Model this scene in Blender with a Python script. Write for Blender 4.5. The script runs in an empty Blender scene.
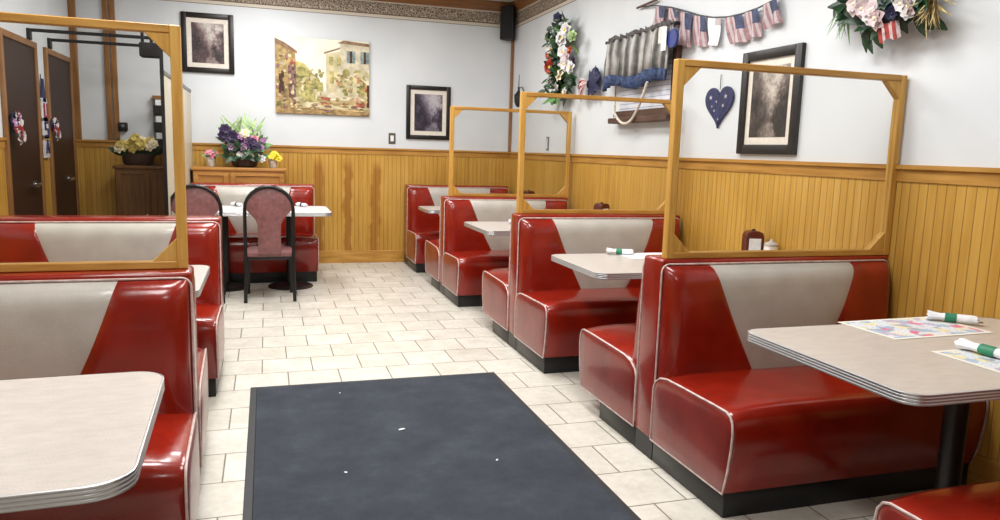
import bpy, bmesh, math, random
from mathutils import Vector, Matrix
random.seed(7)
PI = math.pi
SC = bpy.context.scene
C = SC.collection
SC.view_settings.view_transform = 'Standard'
SC.view_settings.look = 'None'
SC.view_settings.exposure = 0.0

# ------------------------------------------------------------------ camera
F, H = 742.25, 1.4
def rot(y, p, r):
    y, p, r = map(math.radians, (y, p, r))
    fwd = Vector((math.sin(y)*math.cos(p), math.cos(y)*math.cos(p), -math.sin(p)))
    right = Vector((math.cos(y), -math.sin(y), 0))
    up = right.cross(fwd)
    return right*math.cos(r)+up*math.sin(r), -right*math.sin(r)+up*math.cos(r), fwd
CR, CU, CF = rot(17.58, 8.37, 1.69)
cam_d = bpy.data.cameras.new('camera'); cam = bpy.data.objects.new('camera', cam_d); C.objects.link(cam)
cam_d.sensor_width = 36; cam_d.lens = F/1000*36; cam_d.clip_start = .02
M = Matrix((CR, CU, -CF)).transposed().to_4x4(); M.translation = Vector((0, 0, H)); cam.matrix_world = M
SC.camera = cam
def at(u, v, ax, val):                       # photograph pixel -> point on an axis plane of the room
    d = CR*(u-500) - CU*(v-260) + CF*F
    o = Vector((0, 0, H)); return o + d*((val-o[ax])/d[ax])

XR, YB, XL, YF, ZC = 2.965, 9.06, -1.95, -3.2, 3.2

# ------------------------------------------------------------------ materials
def lin(c):
    return tuple((x/255/12.92 if x/255 <= .04045 else ((x/255+.055)/1.055)**2.4) for x in c)+(1,)
class NT:
    def __init__(s, name):
        s.m = bpy.data.materials.new(name); s.m.use_nodes = True
        s.t = s.m.node_tree; s.n = s.t.nodes; s.b = s.n['Principled BSDF']; s.out = s.n['Material Output']
    def add(s, typ, **kw):
        x = s.n.new(typ)
        for k, v in kw.items(): setattr(x, k, v)
        return x
    def link(s, a, b): s.t.links.new(a, b)
    def val(s, sock, v):
        if isinstance(v, bpy.types.NodeSocket): s.link(v, sock)
        else: sock.default_value = v
    def math(s, op, a, b=None, c=None):
        x = s.add('ShaderNodeMath', operation=op); s.val(x.inputs[0], a)
        if b is not None: s.val(x.inputs[1], b)
        if c is not None: s.val(x.inputs[2], c)
        return x.outputs[0]
    def pos(s):
        g = s.add('ShaderNodeNewGeometry'); x = s.add('ShaderNodeSeparateXYZ'); s.link(g.outputs['Position'], x.inputs[0]); return g.outputs['Position'], x.outputs
    def obj(s):
        g = s.add('ShaderNodeTexCoord'); x = s.add('ShaderNodeSeparateXYZ'); s.link(g.outputs['Object'], x.inputs[0]); return g.outputs['Object'], x.outputs
    def noise(s, vec, scale=5, detail=3, rough=.5, sc=None):
        if sc:
            mp = s.add('ShaderNodeMapping'); mp.inputs['Scale'].default_value = sc; s.link(vec, mp.inputs[0]); vec = mp.outputs[0]
        x = s.add('ShaderNodeTexNoise'); x.inputs['Scale'].default_value = scale; x.inputs['Detail'].default_value = detail
        x.inputs['Roughness'].default_value = rough; s.link(vec, x.inputs['Vector']); return x.outputs['Fac']
    def ramp(s, fac, stops, interp='LINEAR'):
        x = s.add('ShaderNodeValToRGB'); x.color_ramp.interpolation = interp
        e = x.color_ramp.elements
        while len(e) < len(stops): e.new(.5)
        for i, (p, c) in enumerate(stops): e[i].position = p; e[i].color = lin(c)
        s.val(x.inputs[0], fac); return x.outputs[0]
    def mix(s, fac, a, b, blend='MIX'):
        x = s.add('ShaderNodeMix', data_type='RGBA', blend_type=blend)
        s.val(x.inputs[0], fac); s.val(x.inputs[6], a); s.val(x.inputs[7], b); return x.outputs[2]
    def bump(s, h, strength=.3, dist=.01):
        x = s.add('ShaderNodeBump'); x.inputs['Strength'].default_value = strength; x.inputs['Distance'].default_value = dist
        s.link(h, x.inputs['Height']); s.link(x.outputs[0], s.b.inputs['Normal'])
    def set(s, col=None, rough=.5, metal=0, spec=.5, coat=0):
        if col is not None: s.val(s.b.inputs['Base Color'], col)
        s.val(s.b.inputs['Roughness'], rough); s.val(s.b.inputs['Metallic'], metal)
        s.b.inputs['Specular IOR Level'].default_value = spec
        s.b.inputs['Coat Weight'].default_value = coat
        s.b.inputs['Coat Roughness'].default_value = .08
        return s.m
def simple(name, c, rough=.5, metal=0, spec=.5, coat=0, var=.12, scale=30):
    t = NT(name); p, _ = t.obj()
    f = t.noise(p, scale, 3)
    a = tuple(max(0, x*(1-var)) for x in c); b = tuple(min(255, x*(1+var)) for x in c)
    return t.set(t.ramp(f, [(.3, a), (.7, b)]), rough, metal, spec, coat)

def mat_vinyl(name, c, c2, rough=.2):
    t = NT(name); p, xyz = t.obj()
    f = t.noise(p, 900, 1); g = t.noise(p, 6, 3)
    col = t.mix(t.math('MULTIPLY', t.ramp(f, [(.5, (0,0,0)), (.75, (255,255,255))]), .35), t.ramp(g, [(.3, c), (.7, c2)]), lin(tuple(min(255, x*1.5+20) for x in c2)))
    t.bump(t.noise(p, 9, 3), .10, .02)
    return t.set(col, rough, 0, .5, .25)
RED = mat_vinyl('red glitter vinyl', (110,19,8), (136,28,12), .22)
REDSIDE = mat_vinyl('red vinyl side', (100,24,18), (126,36,28), .28)
CREAM = mat_vinyl('silver cream vinyl', (164,159,149), (182,177,168), .36)
def mat_pipe():
    return simple('white piping', (200,178,172), .35)
PIPE = mat_pipe()
KICK = simple('black kick vinyl', (20,20,21), .35, spec=.4)
BLACK = simple('black metal', (16,16,17), .35, spec=.5)
BLACKM = simple('matte black', (22,22,24), .6)
MAUVE = simple('mauve vinyl', (118,76,76), .4)
WHITE = simple('white paint', (226,227,226), .5, var=.02)
PAPERW = simple('white paper', (232,233,236), .7, var=.05)
CHROME = simple('aluminium', (190,190,192), .25, 1.0, var=.06)
STEEL = simple('brushed steel', (150,150,150), .3, 1.0)
GREEN = simple('green paper band', (40,122,88), .5)

def mat_wood(name, dark, mid, light, axis=2, rough=.4, scale=1.0):
    t = NT(name); p, xyz = t.obj()
    sc = [40*scale, 40*scale, 40*scale]; sc[axis] = 3*scale
    f = t.noise(p, 1, 4, .6, sc)
    g = t.noise(p, 3, 2)
    c = t.ramp(t.math('ADD', t.math('MULTIPLY', f, .7), t.math('MULTIPLY', g, .3)), [(.3, dark), (.5, mid), (.7, light)])
    t.bump(f, .08, .003)
    return t.set(c, rough, 0, .4)
PINE_V = mat_wood('amber pine upright', (166,116,44), (198,150,70), (214,172,94), 2)
PINE_H = mat_wood('amber pine rail', (150,102,38), (182,134,60), (204,158,84), 0)
OAK_H = mat_wood('oak along x', (148,102,42), (176,128,58), (192,146,74), 0)
OAK_HY = mat_wood('oak along y', (148,102,42), (176,128,58), (192,146,74), 1)
OAK_V = mat_wood('oak upright', (128,84,40), (156,108,58), (172,124,72), 2)
CASE = mat_wood('door casing oak', (110,72,36), (138,96,54), (154,112,66), 2)
SIDEB = mat_wood('sideboard oak', (142,96,42), (170,120,58), (186,136,72), 0)
SIDEB_SHADE = mat_wood('cabinet wood with painted shade', (84,54,26), (106,72,38), (124,88,50), 2)  # hall shade and pane tint are put into this darker wood colour
DOORW = mat_wood('dark brown door veneer', (34,18,11), (50,27,16), (64,36,22), 2, .5)
PLANK = mat_wood('dark plank', (58,38,28), (84,58,44), (104,74,56), 1, .6)
FRAMEW = mat_wood('dark picture frame', (13,10,8), (24,18,15), (34,26,22), 2, .4)

def mat_wains(axis, stains=()):
    t = NT('beadboard honey oak'); p, xyz = t.pos()
    a = xyz[axis]
    pitch = .0505
    fr = t.math('FRACT', t.math('DIVIDE', a, pitch))
    d = t.math('ABSOLUTE', t.math('SUBTRACT', fr, .5))           # .5 at groove
    groove = t.math('SMOOTH_MIN', 1.0, t.math('MAXIMUM', t.math('MULTIPLY', t.math('SUBTRACT', d, .42), 14.0), 0.0), .05)
    cell = t.math('FLOOR', t.math('DIVIDE', a, pitch))
    wn = t.add('ShaderNodeTexWhiteNoise', noise_dimensions='1D'); t.link(cell, wn.inputs['W'])
    sc = [26, 26, 26]; sc[2] = 1.6
    f = t.noise(p, 1, 4, .6, sc); g = t.noise(p, 1.1, 2)
    v = t.math('ADD', t.math('MULTIPLY', f, .5), t.math('ADD', t.math('MULTIPLY', g, .43), t.math('MULTIPLY', wn.outputs[0], .07)))
    c = t.ramp(v, [(.32, (168,122,46)), (.5, (190,146,64)), (.68, (204,162,82))])
    for (x0, z0, z1, w) in stains:
        n = t.noise(p, 1, 2, .5, (2.0, 2.0, 5.0))
        dx = t.math('ABSOLUTE', t.math('ADD', t.math('SUBTRACT', a, x0), t.math('MULTIPLY', t.math('SUBTRACT', n, .5), .12)))
        mk = t.math('SUBTRACT', 1.0, t.math('SMOOTHSTEP', dx, w*.55, w) if False else t.math('MINIMUM', t.math('MAXIMUM', t.math('DIVIDE', t.math('SUBTRACT', dx, w*.5), w*.5), 0), 1))
        zz = t.math('MULTIPLY', t.math('GREATER_THAN', xyz[2], z0), t.math('MINIMUM', t.math('MAXIMUM', t.math('MULTIPLY', t.math('SUBTRACT', z1, xyz[2]), 8.0), 0), 1))
        c = t.mix(t.math('MULTIPLY', t.math('MULTIPLY', mk, zz), .8), c, lin((150,98,30)))
    c = t.mix(t.math('MULTIPLY', groove, .55), c, lin((104,68,20)))
    t.bump(t.math('SUBTRACT', 1.0, groove), .6, .004)
    return t.set(c, .42, 0, .4)
WAIN_Y = mat_wains(1)
WAIN_X = mat_wains(0, ((.585, .1, 1.27, .075), (.93, .1, 1.27, .06), (1.26, .1, 1.25, .07)))

def mat_wall():
    t = NT('white wall paint'); p, xyz = t.pos()
    f = t.noise(p, 2.0, 3); g = t.noise(p, 160, 2)
    t.bump(g, .04, .002)
    return t.set(t.ramp(f, [(.3, (208,213,217)), (.7, (216,220,223))]), .55, 0, .3)
WALLM = mat_wall()
def mat_floor():
    t = NT('ivory ceramic tile'); p, xyz = t.pos()
    mp = t.add('ShaderNodeMapping'); mp.inputs['Location'].default_value = (.1952+.1525, -3.123+.305*12, 0); t.link(p, mp.inputs[0])
    br = t.add('ShaderNodeTexBrick'); t.link(mp.outputs[0], br.inputs['Vector'])
    br.offset = .5; br.inputs['Scale'].default_value = 1; br.inputs['Mortar Size'].default_value = .0036
    br.inputs['Mortar Smooth'].default_value = .1; br.inputs['Brick Width'].default_value = .305; br.inputs['Row Height'].default_value = .305
    br.inputs['Color1'].default_value = lin((204,200,189)); br.inputs['Color2'].default_value = lin((215,211,201)); br.inputs['Mortar'].default_value = lin((120,113,102))
    f = t.noise(p, 5, 5, .65); h = t.noise(p, 28, 4, .6)
    c = t.mix(.4, br.outputs['Color'], t.ramp(t.math('ADD', t.math('MULTIPLY', f, .6), t.math('MULTIPLY', h, .4)), [(.35, (178,172,158)), (.6, (255,255,255))]), 'MULTIPLY')
    t.bump(t.math('SUBTRACT', t.math('MULTIPLY', h, .15), br.outputs['Fac']), .4, .003)
    return t.set(c, t.math('ADD', .28, t.math('MULTIPLY', h, .15)), 0, .4)
FLOORM = mat_floor()
def mat_ceil():
    t = NT('ceiling tile'); p, xyz = t.pos()
    br = t.add('ShaderNodeTexBrick'); t.link(p, br.inputs['Vector']); br.offset = 0
    br.inputs['Scale'].default_value = 1; br.inputs['Brick Width'].default_value = .61; br.inputs['Row Height'].default_value = .61; br.inputs['Mortar Size'].default_value = .012
    br.inputs['Color1'].default_value = lin((206,204,198)); br.inputs['Color2'].default_value = lin((210,208,202)); br.inputs['Mortar'].default_value = lin((170,168,160))
    t.bump(t.noise(p, 60, 4, .7), .3, .005)
    return t.set(br.outputs['Color'], .8, 0, .2)
CEILM = mat_ceil()
def mat_border():
    t = NT('scroll wallpaper border'); p, xyz = t.pos()
    v = t.add('ShaderNodeTexVoronoi', feature='DISTANCE_TO_EDGE'); v.inputs['Scale'].default_value = 38; t.link(p, v.inputs['Vector'])
    n = t.noise(p, 34, 4, .7)
    pat = t.mix(t.math('GREATER_THAN', v.outputs['Distance'], .07), lin((188,176,158)), t.ramp(n, [(.4, (78,66,56)), (.6, (140,124,108))]))
    z = xyz[2]
    edge = t.math('MAXIMUM', t.math('LESS_THAN', z, 2.945), t.math('GREATER_THAN', z, 3.075))
    line = t.math('MAXIMUM', t.math('MULTIPLY', t.math('GREATER_THAN', z, 2.938), t.math('LESS_THAN', z, 2.95)), t.math('LESS_THAN', z, 2.905))
    c = t.mix(edge, pat, lin((206,198,184))); c = t.mix(line, c, lin((104,86,70)))
    return t.set(c, .6, 0, .3)
BORDER = mat_border()
def mat_laminate(name, c):
    t = NT(name); p, xyz = t.obj()
    f = t.noise(p, 240, 2); g = t.noise(p, 14, 4, .6, (1, 3, 1))
    a = tuple(x*.93 for x in c); b = tuple(min(255, x*1.05) for x in c)
    col = t.ramp(t.math('ADD', t.math('MULTIPLY', f, .5), t.math('MULTIPLY', g, .5)), [(.35, a), (.65, b)])
    return t.set(col, .3, 0, .4)
LAM = mat_laminate('grey laminate', (186,178,170))
def mat_edge():
    t = NT('ribbed aluminium edge'); p, xyz = t.obj()
    w = t.math('SINE', t.math('MULTIPLY', xyz[2], 2*PI/.009))
    c = t.ramp(t.math('ADD', t.math('MULTIPLY', w, .5), .5), [(.0, (142,142,144)), (.4, (182,182,184)), (1, (204,204,206))])
    t.bump(w, .25, .002)
    return t.set(c, .32, .7, .5)
EDGE = mat_edge()
def mat_mat():
    t = NT('charcoal carpet mat'); p, xyz = t.pos()
    f = t.noise(p, 300, 3, .7); g = t.noise(p, 4, 5, .7)
    c = t.ramp(t.math('ADD', t.math('MULTIPLY', f, .45), t.math('MULTIPLY', g, .55)), [(.3, (42,46,52)), (.55, (60,65,72)), (.75, (80,86,94))])
    t.bump(f, .5, .004)
    return t.set(c, .9, 0, .15)
MATM = mat_mat()
MATEDGE = simple('black rubber edge', (30,33,36), .6)
def mat_glass():
    t = NT('clear acrylic pane')
    t.n.remove(t.b)
    tr = t.add('ShaderNodeBsdfTransparent'); tr.inputs[0].default_value = (.95, .95, .94, 1)
    gl = t.add('ShaderNodeBsdfGlossy'); gl.inputs['Roughness'].default_value = .03
    fr = t.add('ShaderNodeFresnel'); fr.inputs[0].default_value = 1.22
    mx = t.add('ShaderNodeMixShader'); t.link(fr.outputs[0], mx.inputs[0]); t.link(tr.outputs[0], mx.inputs[1]); t.link(gl.outputs[0], mx.inputs[2])
    t.link(mx.outputs[0], t.out.inputs[0]); return t.m
GLASS = mat_glass()
def mat_menu(seed):
    t = NT('printed paper placemat'); p, xyz = t.obj()
    mp = t.add('ShaderNodeMapping'); mp.inputs['Location'].default_value = (seed, seed*.37, 0); t.link(p, mp.inputs[0])
    v = t.add('ShaderNodeTexVoronoi', distance='CHEBYCHEV'); v.inputs['Scale'].default_value = 24; t.link(mp.outputs[0], v.inputs['Vector'])
    sp = t.add('ShaderNodeSeparateColor'); t.link(v.outputs['Color'], sp.inputs[0])
    c = t.ramp(sp.outputs[0], [(0, (212,216,222)), (.25, (160,182,204)), (.38, (220,214,190)), (.5, (164,164,174)), (.6, (216,216,220)), (.7, (214,112,138)), (.75, (206,214,222)), (.84, (182,170,194)), (.93, (222,212,172))], 'CONSTANT')
    n = t.noise(p, 120, 2, .6)
    c = t.mix(t.math('MULTIPLY', t.math('GREATER_THAN', n, .6), .45), c, lin((90,88,96)))
    ax = t.math('GREATER_THAN', t.math('ABSOLUTE', xyz[0]), .222); ay = t.math('GREATER_THAN', t.math('ABSOLUTE', xyz[1]), .124)
    c = t.mix(t.math('MAXIMUM', ax, ay), c, lin((226,222,210)))
    return t.set(c, .5, 0, .3)
def mat_scene(name, dark, mid, sky, cx=.55, seed=0.0):
    # hazy woodland street print in object coordinates scaled to 0..1 by the picture builder (x right, z up)
    t = NT(name); g = t.add('ShaderNodeTexCoord'); x = t.add('ShaderNodeSeparateXYZ'); t.link(g.outputs['Generated'], x.inputs[0]); o = x.outputs
    mp = t.add('ShaderNodeMapping'); mp.inputs['Location'].default_value = (seed, seed, seed); t.link(g.outputs['Generated'], mp.inputs[0])
    a = t.noise(mp.outputs[0], 3.6, 5, .65); b = t.noise(mp.outputs[0], 14, 5, .75)
    d = t.math('ABSOLUTE', t.math('SUBTRACT', o[0], t.math('ADD', cx, t.math('MULTIPLY', t.math('SUBTRACT', a, .5), .8))))
    open_ = t.math('SUBTRACT', t.math('ADD', t.math('MULTIPLY', t.math('SUBTRACT', o[2], .28), .62), .04), d)          # V of sky between the trees
    sky_m = t.math('MINIMUM', t.math('MAXIMUM', t.math('ADD', t.math('MULTIPLY', open_, 3.0), .35), 0), 1)
    roadw = t.math('SUBTRACT', t.math('ADD', .06, t.math('MULTIPLY', t.math('SUBTRACT', .30, o[2]), .9)), d)
    road = t.math('MULTIPLY', t.math('LESS_THAN', o[2], .30), t.math('MINIMUM', t.math('MAXIMUM', t.math('MULTIPLY', roadw, 8.0), 0), 1))
    lightm = t.math('MAXIMUM', sky_m, t.math('MULTIPLY', road, .55))
    v = t.math('ADD', t.math('MULTIPLY', lightm, .62), t.math('ADD', t.math('MULTIPLY', t.math('SUBTRACT', a, .5), .9), t.math('MULTIPLY', t.math('SUBTRACT', b, .5), .8)))
    c = t.ramp(t.math('ADD', v, .2), [(.12, dark), (.42, mid), (.66, tuple((x+y)/2 for x, y in zip(mid, sky))), (.9, sky)])
    return t.set(c, .35, 0, .4)

# ------------------------------------------------------------------ mesh helpers
class MB:
    def __init__(s): s.bm = bmesh.new(); s.mats = []; s.cur = 0
    def use(s, m):
        if m not in s.mats: s.mats.append(m)
        s.cur = s.mats.index(m); return s
    def face(s, vs):
        try:
            f = s.bm.faces.new(vs); f.material_index = s.cur; return f
        except ValueError: return None
    def poly(s, pts): return s.face([s.bm.verts.new(p) for p in pts])
    def box(s, a, b, bev=0, seg=2, mtx=None):
        t = bmesh.new(); bmesh.ops.create_cube(t, size=1)
        sx, sy, sz = (abs(b[i]-a[i]) for i in range(3)); c = Vector([(a[i]+b[i])/2 for i in range(3)])
        for v in t.verts: v.co = Vector((v.co.x*sx, v.co.y*sy, v.co.z*sz))+c
        if bev: bmesh.ops.bevel(t, geom=t.edges[:], offset=min(bev, min(sx, sy, sz)*.49), segments=seg, affect='EDGES', profile=.5)
        s.merge(t, mtx); return s
    def merge(s, t, mtx=None):
        mp = {}
        for v in t.verts: mp[v] = s.bm.verts.new(mtx @ v.co if mtx else v.co)
        for f in t.faces: s.face([mp[v] for v in f.verts])
        t.free()
    def prism(s, pts, a, b, axis=0, bev=0, seg=2, mtx=None):
        """polygon pts (2-D) extruded along axis from a to b; 2-D are the remaining axes in order"""
        t = bmesh.new()
        def P(p, w):
            q = [0, 0, 0]; r = [i for i in range(3) if i != axis]; q[r[0]], q[r[1]] = p; q[axis] = w; return q
        A = [t.verts.new(P(p, a)) for p in pts]; B = [t.verts.new(P(p, b)) for p in pts]
        n = len(pts)
        fa = t.faces.new(A); fb = t.faces.new(B[::-1])
        for i in range(n): t.faces.new((A[i], B[i], B[(i+1) % n], A[(i+1) % n]))
        bmesh.ops.recalc_face_normals(t, faces=t.faces[:])
        if bev:
            es = list(set(list(fa.edges)+list(fb.edges)))
            bmesh.ops.bevel(t, geom=es, offset=bev, segments=seg, affect='EDGES', profile=.5)
        s.merge(t, mtx); return s
    def tube(s, pts, r, n=8, closed=False, r2=None):
        pts = [Vector(p) for p in pts]; N = len(pts); rings = []
        up = None
        for i, p in enumerate(pts):
            if closed: d = pts[(i+1) % N]-pts[i-1]
            else: d = pts[min(i+1, N-1)]-pts[max(i-1, 0)]
            if d.length < 1e-9: d = Vector((0, 0, 1))
            d.normalize()
            if up is None:
                up = Vector((0, 0, 1)) if abs(d.z) < .9 else Vector((1, 0, 0))
            a = up - d*up.dot(d)
            if a.length < 1e-4: a = d.orthogonal()
            a.normalize(); b = d.cross(a); up = a
            rr = r if r2 is None else r+(r2-r)*i/max(1, N-1)
            rings.append([s.bm.verts.new(p+a*rr*math.cos(2*PI*k/n)+b*rr*math.sin(2*PI*k/n)) for k in range(n)])
        for i in range(N if closed else N-1):
            A, B = rings[i], rings[(i+1) % N]
            for k in range(n): s.face((A[k], A[(k+1) % n], B[(k+1) % n], B[k]))
        if not closed: s.face(rings[0][::-1]); s.face(rings[-1])
        return s
    def lathe(s, prof, n=24, c=(0, 0, 0), sy=1):
        c = Vector(c); rings = []
        for r, z in prof: rings.append([s.bm.verts.new(c+Vector((r*math.cos(2*PI*k/n), sy*r*math.sin(2*PI*k/n), z))) for k in range(n)])
        for A, B in zip(rings, rings[1:]):
            for k in range(n): s.face((A[k], A[(k+1) % n], B[(k+1) % n], B[k]))
        s.face(rings[0][::-1]); s.face(rings[-1]); return s
    def ball(s, c, r, sc=(1, 1, 1), sub=2, mtx=None):
        t = bmesh.new(); bmesh.ops.create_icosphere(t, subdivisions=sub, radius=r)
        for v in t.verts: v.co = Vector((v.co.x*sc[0], v.co.y*sc[1], v.co.z*sc[2]))
        mm = Matrix.Translation(c) @ (mtx or Matrix())
        s.merge(t, mm); return s
    def leaf(s, p, d, nrm, L, w, bend=.2):
        p, d, nrm = Vector(p), Vector(d).normalized(), Vector(nrm).normalized()
        sd = d.cross(nrm)
        if sd.length < 1e-3: sd = d.orthogonal()
        sd.normalize(); nn = sd.cross(d)
        prev = None
        for k in range(5):
            t_ = k/4; ww = w*math.sin(PI*min(.97, .08+t_*.9))**.8 * .5
            c = p+d*L*t_-nn*bend*L*t_*t_
            row = [s.bm.verts.new(c-sd*ww+nn*ww*.3), s.bm.verts.new(c), s.bm.verts.new(c+sd*ww+nn*ww*.3)]
            if prev:
                s.face((prev[0], prev[1], row[1], row[0])); s.face((prev[1], prev[2], row[2], row[1]))
            prev = row
        return s
    def bloom(s, c, nrm, r, petals=7, layers=2, centre=None, pm=None):
        nrm = Vector(nrm).normalized(); a = nrm.orthogonal().normalized(); b = nrm.cross(a); c = Vector(c)
        if pm: s.use(pm)
        for l in range(layers):
            rr = r*(1-.3*l)
            for k in range(petals):
                an = 2*PI*(k+.5*l)/petals
                d = a*math.cos(an)+b*math.sin(an)
                s.leaf(c+nrm*r*.12*l, d+nrm*(.25+.55*l), nrm, rr, rr*1.0, .25)
        if centre: s.use(centre)
        s.ball(c+nrm*r*.18, r*.22, sub=1); return s
    def build(s, name, m=None, parent=None, smooth=True, angle=35):
        me = bpy.data.meshes.new(name)
        bmesh.ops.recalc_face_normals(s.bm, faces=s.bm.faces[:])
        s.bm.to_mesh(me); s.bm.free()
        ms = s.mats if s.mats else [m]
        for x in ms: me.materials.append(x)
        if smooth:
            me.polygons.foreach_set('use_smooth', [True]*len(me.polygons))
            try: me.set_sharp_from_angle(angle=math.radians(angle))
            except Exception: pass
        o = bpy.data.objects.new(name, me); C.objects.link(o)
        if parent: o.parent = parent
        return o
def tag(o, label, cat, group=None, kind=None):
    if label: o['label'] = label
    if cat: o['category'] = cat
    if group: o['group'] = group
    if kind: o['kind'] = kind
    return o
def thing(name, label, cat, loc=(0, 0, 0), rz=0, group=None):
    o = bpy.data.objects.new(name, None); C.objects.link(o); o.empty_display_size = .1
    o.location = loc; o.rotation_euler = (0, 0, rz); return tag(o, label, cat, group)
def struct(name, mb, m=None, parent=None, smooth=False):
    o = mb.build(name, m, parent, smooth)
    if not parent: o['kind'] = 'structure'
    return o
def dup(root, label, loc, rz=0):
    r = root.copy(); C.objects.link(r); r.location = loc; r.rotation_euler = (0, 0, rz); r['label'] = label
    for ch in list(root.children):
        c = ch.copy(); C.objects.link(c); c.parent = r
        for g in ch.children:
            d = g.copy(); C.objects.link(d); d.parent = c
    return r

# ------------------------------------------------------------------ room shell
struct('floor', MB().box((XL-.1, YF-.1, -.1), (XR+.1, YB+.1, 0)), FLOORM)
struct('ceiling', MB().box((XL-.1, YF-.1, ZC), (XR+.1, YB+.1, ZC+.1)), CEILM)
struct('wall_back', MB().box((XL-.1, YB, 0), (XR+.1, YB+.1, ZC)), WALLM)
struct('wall_right', MB().box((XR, YF, 0), (XR+.1, YB, ZC)), WALLM)
struct('wall_left', MB().box((XL-.1, YF, 0), (XL, YB, ZC)), WALLM)
struct('wall_front', MB().box((XL-.1, YF-.1, 0), (XR+.1, YF, ZC)), simple('dim front wall', (120,112,104), .6))  # unseen wall behind the camera; dark tone chosen to cut bounce light
ZR = 1.39
ntrim = [0]
def trim(mb, m, smooth=False):
    ntrim[0] += 1; return struct('trim_%d' % ntrim[0], mb, m, None, smooth)
# wainscot (beadboard) with cap rails
DOORS = ((6.80, 7.66), (8.06, 8.92))
trim(MB().box((XL, YB-.012, .14), (XR, YB, ZR-.06)), WAIN_X)
trim(MB().box((XR-.012, YF, .14), (XR, YB-.012, ZR-.06)), WAIN_Y)
ys = [YF, DOORS[0][0]-.09, DOORS[0][1]+.09, DOORS[1][0]-.09]
trim(MB().box((XL, ys[0], .14), (XL+.012, ys[1], ZR-.06)), WAIN_Y)
trim(MB().box((XL, ys[2], .14), (XL+.012, ys[3], ZR-.06)), WAIN_Y)
def rail_profile(d): return [(0, ZR-.08), (d*.55, ZR-.08), (d*.55, ZR-.03), (d, ZR-.02), (d, ZR), (0, ZR)]
mb = MB(); mb.prism([(YB-a, b) for a, b in rail_profile(.035)], XL, XR, 0); trim(mb, OAK_H)
def yrail(x, sgn, y0, y1):
    m_ = MB(); m_.prism([(x+sgn*a, b) for a, b in rail_profile(.035)], y0, y1, 1); trim(m_, OAK_HY)
yrail(XR, -1, YF, YB-.035); yrail(XL, 1, ys[0], ys[1]); yrail(XL, 1, ys[2], ys[3])
struct('baseboard_back', MB().box((XL, YB-.022, 0), (XR, YB, .15), .004), PINE_H)
struct('baseboard_right', MB().box((XR-.022, YF, 0), (XR, YB-.022, .15), .004), OAK_HY)
struct('baseboard_left', MB().box((XL, ys[0], 0), (XL+.02, ys[1], .15), .004), OAK_HY)
# wallpaper border and wooden crown
trim(MB().box((XL, YB-.004, 2.90), (XR, YB, 3.10)), BORDER)
trim(MB().box((XR-.004, YF, 2.90), (XR, YB-.004, 3.10)), BORDER)
mb = MB(); mb.prism([(YB, 3.09), (YB-.02, 3.09), (YB-.07, ZC), (YB, ZC)], XL, XR, 0); trim(mb, mat_wood('crown oak', (104,66,34), (132,88,50), (146,102,62), 0))
mb = MB(); mb.prism([(XR, 3.09), (XR-.02, 3.09), (XR-.07, ZC), (XR, ZC)], YF, YB-.07, 1); trim(mb, mat_wood('crown oak side', (104,66,34), (132,88,50), (146,102,62), 1))
# corner posts and the pair of battens on the back wall
trim(MB().box((XR-.035, YB-.035, ZR), (XR, YB, 3.09), .006), CASE)
trim(MB().box((XL, YB-.03, ZR), (XL+.07, YB, 3.09), .006), CASE)
for x in (-1.60, -1.535): trim(MB().box((x-.027, YB-.03, ZR), (x+.027, YB, 3.09), .006), CASE)

# doors on the left wall
def door(i, y0, y1, hy):
    zt = 2.17
    d = struct('door_%d' % i, MB().box((XL, y0, .01), (XL+.014, y1, zt)), DOORW)
    d['label'] = 'dark brown flush door'
    m_ = MB()
    m_.box((XL, y0-.055, 0), (XL+.03, y0, zt+.055), .006).box((XL, y1, 0), (XL+.03, y1+.055, zt+.055), .006).box((XL, y0, zt), (XL+.03, y1, zt+.055), .006)
    m_.build('door_frame', CASE, d)
    h = MB(); yy = y1-hy
    h.lathe([(.03, 0), (.03, .008), (.012, .012), (.012, .05)], 16)
    for v in h.bm.verts: v.co = Vector((XL+.014+v.co.z, yy+v.co.x, .99+v.co.y))
    h.tube([(XL+.06, yy, .99), (XL+.075, yy-.09, .992), (XL+.072, yy-.2, .988)], .015)
    h.build('door_handle', CHROME, d)
    return d
# (handles are on the far side of door two, near side of door one)
door(1, *DOORS[0], .2); door(2, *DOORS[1], .3)

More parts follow.
